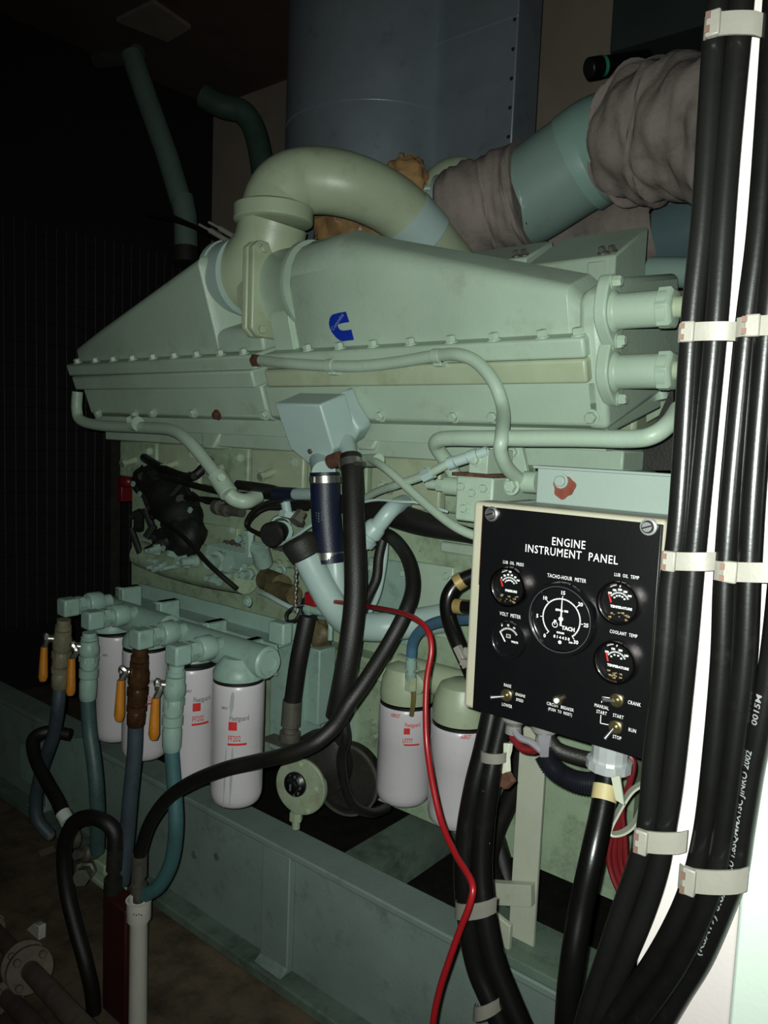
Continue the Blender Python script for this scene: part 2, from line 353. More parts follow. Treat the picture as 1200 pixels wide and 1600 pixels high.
# water connections on the end block: flange, spigot, hex nut, pipe
def spigot(py, pxs, pyr, nm, bend):
    w_ = -.02
    c = PT(pxs, py, w_); r = .030
    mb = MB(); A = Vector((1, 0, 0))
    pr = []
    for k in range(24):
        a = 2*pi*k/24; rr = .043
        pr.append(Vector((c.x-.02, 0, 0)) + Vector((0, c.y, c.z)) + EU*(sin(a)*(rr+.02*abs(sin(a))**3)) + EW*(cos(a)*rr))
    mb.prism(pr, (.022, 0, 0)); fl_ = put(mb, 'connection_flange', GREEN, eng, bevel=.003)
    mb = MB()
    for s_ in (-1, 1): mb.bolt(c+EU*s_*.050+A*.001, A, .0095, .014)
    put(mb, 'flange_bolt', GREEN, fl_)
    mb = MB(); mb.lathe(c, A, [(0, .037), (.008, r), (.080, r), (.080, .033), (.096, .033)], 32)
    mb.lathe(c+A*.080, A, [(0, .036), (.020, .036), (.024, .030)], 6)
    put(mb, nm, GREEN, eng, bevel=.001)
    mb = MB(); s0 = c+A*.10
    if not bend: mb.tube([s0, s0+A*.12, s0+A*.35], .0175, 20, 4)
    else: mb.tube([s0, s0+A*.03, s0+A*.055+Vector((0, 0, -.006)), s0+A*.075+Vector((0, .01, -.03)), s0+A*.08+Vector((0, .02, -.08)), s0+A*.07+Vector((0, .02, -.16))], .0165, 20, 5)
    put(mb, 'water_pipe', GREENY, eng)
spigot(487, 960, 0, 'spigot', False)
spigot(581, 962, 0, 'spigot', True)
# --- left hand cover
xq0 = xpx(112, 570, -.015); xq1 = xpx(412, 545, -.015)
hl0 = XU(122, 542, -.02)[1]; xpk, hpk = XU(312, 402, -.03); hb = XU(330, 517, -.015)[1]
mb = MB()
S = [cover_sec(xq0, hl0-.03, wf=-.05, db=.12), cover_sec(xq0+.04, hl0, wf=-.02, db=.18)]
S += [cover_sec(xq0+.04+(xpk-xq0-.04)*t, hl0+(hpk-hl0)*t) for t in (.25, .5, .75, 1)]
S += [cover_sec(xpk+.015, hpk-.01, wf=-.035), cover_sec(xpk+.045, hpk-.05, wf=-.13, db=.22), cover_sec(xpk+.09, hpk-.09, wf=-.14, db=.22)]
mb.loft(S); lc = put(mb, 'aftercooler_cover', GREEN, eng, bevel=.008, seg=3)
mb = MB(); mb.loft([cover_sec(xpk-.02, hb-.002), cover_sec(xq1-.14, hb+.0), cover_sec(xq1, hb-.004)]); put(mb, 'cover_step', GREEN, lc, bevel=.008, seg=3)
xg0 = xpx(113, 600, .02); xg1 = xpx(398, 600, .02)
band(xg0, xg1+.02, .128, UB, .022, 'cover_flange', GREEN)
band(xg0+.01, xg1, .083, .127, .022, 'housing_flange', GREEN)
h2 = housing(xpx(140, 640), xpx(416, 640), 'aftercooler_housing')
# bolts standing on the flanges
for lst, h_ in (([(485, 556), (535, 556), (587, 553), (645, 549), (708, 545), (775, 541), (850, 536), (905, 525)], 0), ([(127, 577), (155, 577), (183, 576), (213, 575), (245, 573), (278, 571), (313, 569), (350, 567), (385, 560)], 0)):
    for px, py in lst:
        x_ = xpx(px, py, .0); mb = MB(); mb.bolt(E(x_, UB, .004), EU, .0105, .012)
        put(mb, 'cover_bolt', GREEN, eng)
for px, py in ((543, 648), (596, 649), (710, 650), (925, 651), (415, 648), (340, 648), (303, 645), (240, 645), (212, 648), (155, 646), (772, 650)):
    mb = MB(); mb.bolt(PT(px, py, 0), EW, .011, .012); put(mb, 'housing_bolt', GREEN if px != 340 else RUSTY, eng)
# --- crossover: tee, coupling sleeve, riser elbow
xt = xpx(398, 420, -.1)
tc_ = Vector((xt-.02, cN.y+.0, cN.z-.012))
mb = MB()
pc0 = PT(388, 432, -.118); pc1 = PT(312, 440, -.118)
TB = Vector((xt, pc0.y, pc0.z))
R1 = .082
top = P(427, 348, pc0.y+.005); mb.tube([pc0+Vector((-.05, 0, 0)), pc0+Vector((-.01, 0, .003)), (pc0*.45+top*.55)*.6+Vector((top.x, top.y, pc0.z+.045))*.4, top], .086, 36, 8)
cross = put(mb, 'crossover_tee', GREENY, eng)
mb = MB(); mb.lathe((top.x-.0, cN.y, cN.z-.005), (1, 0, 0), [(-.05, .080), (.0, .086), (.03, .092)], 36); put(mb, 'tee_branch', GREENY, cross)
# flange plates between tee and cover neck
mb = MB(); xk = xpx(428, 410, -.1)
for dx, sc_ in ((-.030, 1), (-.008, 1)):
    mb.prism([Vector((xk+dx, cN.y-w, cN.z+u-.01)) for u, w in ((-.112, -.08), (-.112, .095), (-.095, .115), (.095, .115), (.112, .095), (.112, -.08))], (.018, 0, 0))
pl = put(mb, 'joint_flange', GREENY, eng, bevel=.004)
mb = MB()
for u in (-.096, .092): mb.bolt(Vector((xk+.010, cN.y-.090, cN.z+u-.01)), (1, 0, 0), .011, .012)
put(mb, 'flange_bolt', GREENY, pl)
# coupling sleeve with chipped paint
SLEEVE = mat('chipped_bluish_sleeve', '#9db3ab', .45, var=.06, rust=.30, rustcol='#15120f', scale=3.5)
mb = MB(); xs0 = PT(352, 430, -.118).x; a0 = Vector((xs0, pc0.y, pc0.z)); mb.lathe(a0, (1, 0, 0), [(0, .088), (.004, .098), (.02, .098), (.022, .094), (.062, .094), (.065, .098), (.078, .098), (.082, .088)], 40)
put(mb, 'coupling_sleeve', SLEEVE, eng)
mb = MB()
for q in (-.012, .028):
    p = a0+Vector((.05+q, -.03, .088)); mb.cyl(p, p+Vector((-.055, -.012, .03)), .007, n=10); mb.cyl(p+Vector((-.055, -.012, .03)), p+Vector((-.09, -.02, .048)), .0035, n=8)
put(mb, 'sleeve_clamp_screw', CLAMP, eng)
# riser
rt = top
mb = MB(); mb.lathe(rt+Vector((0, 0, .0)), (0, 0, 1), [(-.005, .088), (0, .098), (.034, .098), (.036, .092), (.04, .084)], 40); put(mb, 'riser_flange', GREENY, eng, bevel=.002)
dR = (rt-CAM).dot(FW)
mb = MB(); R2 = .082
pp = [rt+Vector((0, 0, .02)), PD(433, 314, dR), PD(446, 296, dR+.0), PD(470, 285, dR+.01), PD(505, 283, dR+.02), PD(545, 290, dR+.03), PD(585, 305, dR+.06), PD(622, 328, dR+.10), PD(655, 362, dR+.14), PD(690, 402, dR+.2), PD(720, 440, dR+.25)]
mb.tube(pp, R2, 40, 8, rad=lambda t: R2*(1.0-.10*t)); riser = put(mb, 'charge_air_pipe', GREENY, eng)
mb = MB(); q0 = PD(632, 338, dR+.115); q1 = PD(667, 375, dR+.158); mb.cyl(q0, q1, .0815, .0795, n=40, ch=.002); put(mb, 'pipe_sleeve', BLUEG, eng)
# --- far rocker boxes behind the cover
RA = radians(36); bu = Vector((0, -sin(RA), cos(RA))); bw = Vector((0, -cos(RA), -sin(RA)))
def rbox(pf0, pf1, pb0, pb1, Yf, L, nm):
    F0 = P(*pf0, Yf); F1 = P(*pf1, Yf); B1 = P(*pb1, Yf+L); zf = F1.z; zk = B1.z; x0 = F0.x; x1 = F1.x
    mb = MB(); mb.prism([(x0, Yf, zf-.25), (x0, Yf, zf), (x0, Yf+L, zk), (x0, Yf+L, zk-.16), (x0, Yf+.12, zf-.25)], (x1-x0, 0, 0))
    o = put(mb, nm, GREEN, eng, bevel=.005); n_ = Vector((0, -(zk-zf), L)).normalized(); mb = MB()
    for dx in (.016, .038): mb.bolt(Vector((x1-dx, Yf+.02, zf+(zk-zf)*.02/L)), n_, .008, .012)
    put(mb, 'rocker_box_bolt', STEELD, o)
    mb = MB(); mb.bb((x1-.06, Yf-.006, zf-.14), (x1-.02, Yf, zf-.01)); put(mb, 'rocker_box_rib', GREEN, o, bevel=.003)
rbox((820, 425), (962, 398), None, (1020, 352), 1.58, .17, 'rocker_box')
rbox((680, 420), (822, 402), None, (818, 382), 1.62, .13, 'rocker_box')
mb = MB(); q = P(1002, 470, 1.72); mb.bb((q.x-.05, 1.66, q.z-.35), (q.x+.03, 2.1, q.z-.02)); put(mb, 'gear_case_end', GREENY, eng, bevel=.01)
# linkages at the far right of the block
mb = MB(); mb.cyl(P(1015, 505, 1.6), P(1035, 625, 1.6), .014, n=16); mb.cyl(P(1013, 500, 1.6), P(1018, 530, 1.6), .020, n=16); put(mb, 'linkage_rod', GREEN, eng)
mb = MB(); mb.prism([P(1010, 560, 1.66), P(1050, 500, 1.66), P(1062, 510, 1.66), P(1045, 640, 1.66), P(1010, 660, 1.66)], (0, .01, 0)); put(mb, 'linkage_plate', GREEND, eng)
mb = MB(); mb.prism([P(990, 735, 1.5), P(1052, 600, 1.5), P(1052, 735, 1.5)], (0, .012, 0)); put(mb, 'guard_plate', DARKM, eng)
mb = MB(); mb.cyl(P(1015, 425, 1.9), P(1120, 427, 1.9), .036, n=24); put(mb, 'outlet_pipe', EXH, eng)
# --- heads and block
yb = 1.50
zh = P(700, 690, 1.42).z
xbl = P(205, 800, yb).x; xbr = P(1035, 740, yb).x
mb = MB(); mb.bb((xbl, 1.40, P(700, 720, 1.40).z), (xbr-.04, 1.62, P(700, 692, 1.40).z)); put(mb, 'head_deck', GREEN, eng, bevel=.004)
zdk = P(700, 720, 1.40).z; zhb = P(600, 790, 1.46).z
n_h = 8
for k in range(n_h):
    a = xbl+(xbr-.04-xbl)*k/n_h; b_ = xbl+(xbr-.04-xbl)*(k+1)/n_h
    mb = MB(); mb.bb((a+.006, 1.45, zhb), (b_-.006, 1.60, zdk)); hd = put(mb, 'cylinder_head', GREENY if k % 2 else GREEND, eng, bevel=.006)
    mb = MB(); mb.bolt((a+.05, 1.45, zhb+.05), (0, -1, 0), .010, .012); mb.bolt((b_-.04, 1.45, zdk-.03), (0, -1, 0), .010, .012); put(mb, 'head_bolt', GREEN, hd)
    mb = MB(); mb.cyl((a+.10, 1.45, zhb+.06), (a+.10, 1.40, zhb+.045), .011, n=14); mb.cyl((a+.10, 1.41, zhb+.048), (a+.10, 1.40, zhb+.045), .014, n=6); put(mb, 'injector_boss', GREENY, hd)
mb = MB(); mb.bb((xbl, 1.365, P(700, 692, 1.40).z-.002), (xbr-.06, 1.60, P(700, 672, 1.37).z+.012)); put(mb, 'housing_skirt', GREEN, eng)
# arches / gussets between deck and housing
for px in (330, 575, 760):
    p = P(px, 690, 1.40); mb = MB()
    mb.prism([(p.x-.05, 1.40, p.z+.035), (p.x+.05, 1.40, p.z+.035), (p.x+.025, 1.385, p.z-.02), (p.x-.025, 1.385, p.z-.02)], (0, .1, 0)); put(mb, 'housing_foot', GREEN, eng, bevel=.008, seg=3)
mb = MB(); mb.bb((xbl, yb, .47), (xbr, 2.3, zhb+.001)); blk = put(mb, 'engine_block', GREEND, eng, bevel=.006)
mb = MB(); mb.bb((xbl+.05, 1.95, .16), (xbr-.05, 2.25, .50)); put(mb, 'oil_pan', DARKM, eng, bevel=.01)
# block cover plates with bolts
def plate(px0, py0, px1, py1, Y, t, nm='block_plate', M_=GREEN, bolts=True, r=.009):
    a = P(px0, py0, Y); b_ = P(px1, py1, Y); mb = MB(); mb.bb((a.x, Y, b_.z), (b_.x, Y+t, a.z)); o = put(mb, nm, M_, eng, bevel=.004)
    if bolts:
        mb = MB()
        for fx in (.12, .88):
            for fz in (.12, .88): mb.bolt((a.x+(b_.x-a.x)*fx, Y, b_.z+(a.z-b_.z)*fz), (0, -1, 0), r, .010)
        put(mb, 'plate_bolt', GREEN, o)
    return o
plate(640, 876, 703, 1000, yb-.012, .02)
plate(688, 846, 790, 878, yb-.014, .02, bolts=False)
plate(575, 870, 636, 1010, yb-.010, .02, M_=TEAL)
plate(500, 880, 560, 960, yb-.010, .02, M_=GREEND)
plate(305, 815, 370, 862, yb-.010, .02, M_=GREEND)
plate(382, 770, 440, 860, yb-.010, .02, M_=GREENY)
plate(700, 1060, 770, 1160, yb-.012, .02, M_=GREEND)
# ledge with rust line where block meets pan
a = P(560, 1000, yb); mb = MB(); mb.bb((xbl, yb-.06, a.z-.05), (xbr, yb+.02, a.z-.02)); put(mb, 'pan_rail', GREEND, eng, bevel=.003)
mb = MB(); mb.bb((xbl+.1, yb-.02, .45), (xbr, yb+.02, a.z-.05)); put(mb, 'side_panel', GREEND, eng)
for px in (482, 556, 650):
    p = P(px, 1100, yb-.02); mb = MB(); mb.bb((p.x-.006, yb-.032, .52), (p.x+.006, yb-.02, a.z-.06)); put(mb, 'rib', GREEN, eng)
mb = MB()
for px, py in ((585, 1128), (588, 1150), (560, 1215), (585, 1215)): mb.bolt(P(px, py, yb-.022), (0, -1, 0), .009, .01)
put(mb, 'side_bolt', GREEND, eng)
# small castings on the block, left half
rnd = random.Random(3)
for k in range(16):
    px = rnd.uniform(225, 470); py = 800+(px-225)*.14+rnd.uniform(0, 60); p = P(px, py, yb-.005)
    mb = MB(); s = rnd.uniform(.008, .020); mb.lathe(p, (rnd.uniform(-.4, .4), -1, rnd.uniform(-.3, .3)), [(0, s*1.3), (.012, s*1.3), (.014, s), (.05*rnd.uniform(.5, 1), s*.9)], rnd.choice((6, 16)))
    put(mb, 'fuel_line_fitting', rnd.choice((TEAL, GREEND, STEELD)), eng)
# rigid pipes
def pipe(nm, pts, r, M_, parent=eng, n=16, sub=6, D=None):
    mb = MB(); mb.tube([P(*q) if D is None else PD(*q) for q in pts], r, n, sub); return put(mb, nm, M_, parent)
pipe('coolant_pipe', [(121, 612, 1.27), (120, 640, 1.27), (127, 657, 1.27), (160, 665, 1.27), (225, 668, 1.27), (268, 672, 1.26), (295, 690, 1.25), (325, 725, 1.25), (345, 752, 1.25)], .0165, GREEN)
mb = MB(); a = P(338, 742, 1.25); b_ = P(358, 772, 1.25); mb.cyl(a, b_, .024, n=20, ch=.002); mb.cyl(a+(b_-a)*.3, a+(b_-a)*.3+Vector((.03, -.02, .01)), .010, n=12)
mb.tube([b_, P(368, 780, 1.26), P(385, 783, 1.28), P(402, 775, 1.32)], .020, 16, 6); put(mb, 'pipe_union', GREEN, eng)
mb = MB(); a = P(212, 662, 1.26); mb.cyl(a+Vector((-.012, 0, 0)), a+Vector((.012, 0, 0)), .021, n=18); mb.bolt(a+Vector((0, -.02, .01)), (0, -1, 0), .008, .01); put(mb, 'pipe_clip', GREEN, eng)
pipe('coolant_pipe', [(720, 762, 1.30), (702, 728, 1.26), (684, 702, 1.22), (682, 690, 1.20), (700, 685, 1.19), (760, 685, 1.18), (900, 685, 1.18), (985, 686, 1.18), (1020, 680, 1.18), (1045, 662, 1.20), (1060, 640, 1.24)], .0145, GREEN)
pipe('oil_tube', [(548, 722, 1.30), (575, 718, 1.26), (600, 730, 1.22), (640, 765, 1.20), (680, 800, 1.18), (720, 828, 1.16), (780, 850, 1.15)], .0085, GREEN)
mb = MB(); mb.cyl(P(565, 720, 1.28), P(592, 719, 1.25), .014, n=16); put(mb, 'tube_fitting', GREEN, eng)
pipe('oil_tube', [(560, 785, 1.30), (590, 768, 1.26), (625, 756, 1.22), (670, 740, 1.20), (715, 718, 1.20), (765, 706, 1.22)], .0085, GREEN)
mb = MB()
a = P(700, 725, 1.195); b_ = P(762, 705, 1.215)
for t0, t1, r_ in ((0, .18, .012), (.2, .5, .0105), (.52, .75, .012), (.78, 1, .010)): mb.cyl(a+(b_-a)*t0, a+(b_-a)*t1, r_, n=16 if r_ > .011 else 14)
mb.cyl(P(662, 745, 1.2), P(676, 738, 1.2), .0125, n=6); put(mb, 'tube_fitting', BLUEG, eng)
pipe('hard_conduit', [(408, 563, 1.26), (440, 567, 1.25), (500, 571, 1.25), (560, 572, 1.25), (620, 566, 1.25), (680, 556, 1.25), (715, 554, 1.24), (745, 566, 1.24), (772, 598, 1.235), (786, 640, 1.23), (784, 682, 1.16), (782, 705, 1.16), (792, 730, 1.19), (812, 750, 1.24)], .0125, GREEN)
for px, py in ((517, 571), (683, 556)):
    q = P(px, py, 1.25); mb = MB(); mb.cyl(q+Vector((-.010, 0, 0)), q+Vector((.010, 0, 0)), .0145, n=18); mb.bb((q.x-.010, 1.25, q.z-.02), (q.x+.010, 1.29, q.z+.012)); put(mb, 'conduit_clip', GREEN, eng, bevel=.001)
q = P(408, 563, 1.26); mb = MB(); mb.lathe(q+Vector((.01, 0, 0)), (-1, 0, 0), [(0, .012), (.02, .012), (.02, .016), (.035, .016)], 6); put(mb, 'conduit_end', RUSTY, eng)
# fuel control block with gasket
mb = MB(); a = P(736, 742, 1.25); b_ = P(790, 800, 1.25)
mb.bb((a.x, 1.20, b_.z-.02), (b_.x, 1.42, a.z)); fb = put(mb, 'control_block', GREEN, eng, bevel=.004)
mb = MB(); mb.bb((a.x-.004, 1.19, a.z), (b_.x+.006, 1.40, a.z+.006)); put(mb, 'gasket', RUSTY, fb)
mb = MB(); mb.bb((a.x+.02, 1.21, a.z+.006), (b_.x-.02, 1.30, a.z+.05)); mb.bolt((a.x+.035, 1.21, a.z+.03), (0, -1, 0), .009, .01); put(mb, 'block_cap', GREEN, fb, bevel=.003)
mb = MB()
for fx, fz in ((.2, -.02), (.8, -.02), (.5, -.03), (.3, -.06), (.8, -.07)): mb.bolt((a.x+(b_.x-a.x)*fx, 1.20, a.z+fz), (0, -1, 0), .008, .010)
put(mb, 'block_bolt', GREEN, fb)
mb = MB(); q = P(734, 762, 1.26); mb.cyl(q, q+Vector((-.055, 0, 0)), .018, n=20); mb.cyl(q+Vector((-.055, 0, 0)), q+Vector((-.075, 0, 0)), .013, n=6); mb.cyl(q+Vector((-.075, 0, 0)), q+Vector((-.10, 0, 0)), .010, n=12); put(mb, 'block_port', GREEN, fb)
mb = MB(); mb.prism([P(782, 700, 1.34), P(815, 698, 1.34), P(825, 745, 1.34), P(790, 745, 1.34)], (0, .012, 0)); mb.bolt(P(803, 707, 1.34), (0, -1, 0), .010, .01); put(mb, 'lug_plate', GREEN, eng, bevel=.003)
mb = MB(); mb.cyl(P(820, 753, 1.25), P(842, 754, 1.25), .02, n=16); mb.bolt(P(800, 760, 1.22), (0, -1, 0), .012, .012); mb.bb(P(800, 785, 1.2), P(826, 797, 1.3)); put(mb, 'bracket_clutter', GREEN, eng)
# --- pale blue breather box
mb = MB(); W = .13; Bk = Vector(EW)*-.09
fr = [PT(428, 630, W), PT(500, 632, W), PT(521, 702, W), PT(511, 726, W), PT(486, 729, W), PT(453, 702, W)]
mb.prism(fr, EW*-.085)
bx = thing('breather_box', 'pale blue-green sheet metal box under the cover, hoses hanging below', 'breather box', PT(500, 726, .08))
put(mb, 'box_body', BLUEG, bx, bevel=.005, seg=3)
mb = MB(); mb.prism([PT(530, 612, .05), PT(541, 640, .05), PT(561, 672, .05), PT(550, 694, .05), PT(528, 706, .05), PT(505, 650, .05)], EW*-.05); put(mb, 'side_bulge', BLUEG, bx, bevel=.008, seg=3)
mb = MB(); mb.bolt(PT(485, 705, W), EW, .006, .004, False, 12); put(mb, 'drain_screw', STEELD, bx)
mb = MB(); mb.cyl(PT(541, 690, .08), P(548, 722, 1.22), .019, .017, n=20); mb.cyl(PT(500, 715, .10), P(506, 738, 1.2), .026, n=20); put(mb, 'outlet_stub', BLUEG, bx)
mb = MB(); mb.cyl(P(516, 722, 1.21), P(532, 716, 1.21), .016, n=14); put(mb, 'outlet_seal', RUSTY, bx)
# --- oil filler
fil = thing('oil_filler', 'pale blue oil filler neck with black screw cap rising from the block', 'oil filler', P(570, 985, 1.35))
mb = MB(); mb.tube([P(478, 868, 1.16), P(497, 905, 1.18), P(522, 948, 1.21), (P(545, 972, 1.26)), P(585, 980, 1.32), P(640, 975, 1.38), P(712, 962, 1.48)], .032, 28, 8, rad=lambda t: .030+.004*t); put(mb, 'filler_tube', BLUEG, fil)
a = P(478, 868, 1.16); d_ = (P(474, 860, 1.16)-P(497, 905, 1.18)).normalized()
mb = MB(); mb.lathe(a-d_*.004, d_, [(0, .036), (.012, .037), (.03, .040), (.042, .038), (.048, .030)], 12); put(mb, 'filler_cap', DARKM, fil, bevel=.003, ang=50)
mb = MB()
for k in range(11): mb.sphere(a+Vector((-.02+.002*(k % 2), -.01, -.03-.009*k)), .0045, 5, (1, .6, 1.4))
put(mb, 'cap_chain', STEELD, fil)
mb = MB(); mb.tube([P(523, 878, 1.22), P(526, 910, 1.22), P(535, 955, 1.24)], .022, 20, 5); put(mb, 'return_stub', BLUEG, fil)
# nav hose with clamps
hs = thing('coolant_hose', 'navy blue silicone hose with two steel band clamps below the pale blue box', 'hose', P(507, 880, 1.2))
mb = MB(); mb.tube([P(507, 738, 1.2), P(509, 800, 1.2), P(513, 850, 1.2), P(516, 880, 1.2)], .032, 28, 5); put(mb, 'hose_body', NAVY, hs)
for (x1_, y1_), (x2_, y2_) in (((507.5, 744), (508, 755)), ((513.5, 862), (514, 873))):
    mb = MB(); mb.cyl(P(x1_, y1_, 1.2), P(x2_, y2_, 1.2), .0335, n=32); c = P(x1_-18, y1_+5, 1.17); mb.box(c, (.014, .012, .012)); put(mb, 'band_clamp', STEEL, hs)
mb = MB()
for col_, dz in ((0, 0), (1, .004), (2, -.003)):
    for k in range(4):
        q = P(510+col_*4.5, 800+k*4+dz*300, 1.2); mb.box((q.x, 1.2-.0325+abs(col_-1)*.001, q.z), (.0035, .0006, .0028+.001*((k+col_) % 2)))
put(mb, 'worn_print_marks', GREYP, hs)
# ------------------------------------------------------------ fuel filters and heads
def can(nm, label, px, pyt, pyb, Y, r, group, logo, M_=WHITE):
    c = P(px, pyt, Y); zt_ = c.z; b = P(px, pyb, Y); zb_ = b.z; H = zt_-zb_
    o = thing(nm, label, 'filter', (c.x, Y, zb_), group)
    mb = MB(); mb.lathe((c.x, Y, zb_), (0, 0, 1), [(0, r*.70), (.003, r*.82), (.010, r*.93), (.022, r*.985), (.034, r), (H*.62, r), (H*.622, r*1.004), (H-.012, r*1.004), (H-.003, r*.985), (H, r*.94)], 48)
    put(mb, 'filter_canister', M_, o)
    mb = MB(); mb.lathe((c.x, Y, zt_-.002), (0, 0, 1), [(0, r*.97), (.006, r*.97)], 40); put(mb, 'seal_ring', BLACKR, o)
    # print on the canister: pz measured down from top, angle around the can (0 = towards camera)
    base = atan2(-c.x*0-(0-c.x)*0, 1)
    def wrap(cx_deg, z):
        th0 = radians(cx_deg)
        def fn(x, y):
            th = th0 + x/r; rr = r*1.006
            return Vector((c.x+sin(th)*rr, Y-cos(th)*rr, zt_-z+y))
        return fn
    def quad(mb, cx, z, w_, h_):
        f = wrap(cx, z); n = 6
        vs = [f(-w_/2+w_*i/n, s_*h_/2) for i in range(n+1) for s_ in (-1, 1)]
        mb.add(vs, [(2*i, 2*i+2, 2*i+3, 2*i+1) for i in range(n)])
    if logo:
        for args in logo:
            mb = MB(); kind, col, lab = args[0], args[1], args[-1]
            if kind == 'text': add_text(mb, args[2], args[5], wrap(args[3], args[4]), 'LEFT', .0002, 1.0, .62)
            elif kind == 'vtext':
                f = wrap(args[3], args[4]); add_text(mb, args[2], args[5], lambda x, y: f(-y, x), 'LEFT', .0002)
            else: quad(mb, args[3], args[4], args[5], args[2])
            put(mb, lab, col, o, smooth=False)
    return o
def fuel_logo(dx=0, dz=0, code='A8R07'):
    return [('text', GREYP, code, -20+dx, .052+dz, .009, 'small_code'), ('text', GREYP, 'Fleetguard', -1+dx, .076+dz, .0165, 'maker_lettering'), ('quad', REDP, .0195, 7+dx, .088+dz, .0185, 'red_square'), ('text', REDP, 'FF202', -3+dx, .122+dz, .0185, 'type_lettering'), ('quad', REDP, .005, 17+dx, .129+dz, .042, 'red_bar')]
RC = .058
can('fuel_filter', 'nearest of the four white fuel filter cans, grey drip stains, black hose crossing it', 373, 1060, 1252, 1.10, RC, 'white fuel filter cans', fuel_logo(32))
can('fuel_filter', 'white fuel filter can just left of the nearest stained one, behind an orange valve handle', 300, 1036, 1217, 1.10, RC, 'white fuel filter cans', fuel_logo(58))
can('fuel_filter', 'third white fuel filter can from the front, behind the rust-brown valve', 228, 1011, 1180, 1.11, RC, 'white fuel filter cans', fuel_logo(44))
can('fuel_filter', 'farthest of the four white fuel filter cans at far left', 183, 987, 1152, 1.13, RC, 'white fuel filter cans', [('text', GREYP, 'A8R07', 20, .052, .009, 'small_code')])
# drip stains on nearest can are dirt in their own shape
GREYD = mat('grey_drip', '#999da0', .5, var=.1, bump=0)
o = bpy.data.objects['fuel_filter']; c = ORG['fuel_filter']; mb = MB(); zt_ = P(373, 1060, 1.10).z; H = zt_-c.z
for th_, z0_, z1_, w0 in ((38, .012, .068, .008), (40, .136, H-.015, .005), (26, .136, H-.01, .0035)):
    n = 14; vs = []
    for i in range(n+1):
        t = i/n; z = z0_+(z1_-z0_)*t; ww = w0*(.5+.9*sin(pi*min(1, t*1.2))*.8)*(1+.15*sin(i*.9)); th = radians(th_-4*t)
        for s_ in (-1, 1):
            a = th+s_*ww/2/RC; vs.append(Vector((c.x+sin(a)*RC*1.015, 1.10-cos(a)*RC*1.015, zt_-z)))
    mb.add(vs, [(2*i, 2*i+2, 2*i+3, 2*i+1) for i in range(n)])
put(mb, 'drip_stain', GREYD, o)
# filter heads: two castings with two outlets each
def fhead(label, cans, px_cap, inlets):
    (xa_, ya_), (xb_, yb_) = cans
    A = P(*cans[0], 1.10); B = P(*cans[1], 1.12); zc = (A.z+B.z)/2+.050
    o = thing('filter_head', label, 'filter head', (A.x, 1.10, A.z), 'fuel filter heads')
    mb = MB(); e = P(px_cap, 1020, 1.10)
    mb.cyl((B.x-.06, 1.12, zc), (A.x+.075, 1.12, zc), .036, n=32, ch=.004); body = put(mb, 'head_body', TEAL, o)
    mb = MB(); mb.lathe((A.x+.075, 1.12, zc), (1, 0, 0), [(0, .028), (.006, .028), (.006, .018), (.002, .018)], 24); put(mb, 'end_plug', TEAL, o)
    for q in (A, B):
        mb = MB(); mb.lathe((q.x, q.y, q.z+.003), (0, 0, 1), [(0, .057), (.012, .057), (.026, .050), (.045, .034)], 36); put(mb, 'filter_seat', TEAL, o)
    for (ix, iy) in inlets:
        q = P(ix, iy, .985); mb = MB()
        mb.box(q, (.042, .042, .044)); el = put(mb, 'elbow_block', TEAL, o, bevel=.005)
        mb = MB(); y2 = 1.10; zz = q.z
        mb.cyl(q+Vector((.0, .02, 0)), (q.x+.0, y2, zz), .017, n=20); mb.lathe(q+Vector((0, .024, 0)), (0, 1, 0), [(0, .024), (.014, .024)], 6); mb.lathe(q+Vector((0, .05, 0)), (0, 1, 0), [(0, .025), (.004, .028), (.035, .028), (.04, .025)], 24)
        put(mb, 'inlet_nipple', TEAL, o)
    return o
fhead('filter head casting above the two nearest white fuel filters', ((373, 1058), (300, 1034)), 385, ((221, 997), (279, 1022)))
fhead('filter head casting above the two farthest white fuel filters', ((228, 1008), (175, 984)), 238, ((107, 948), (145, 968)))
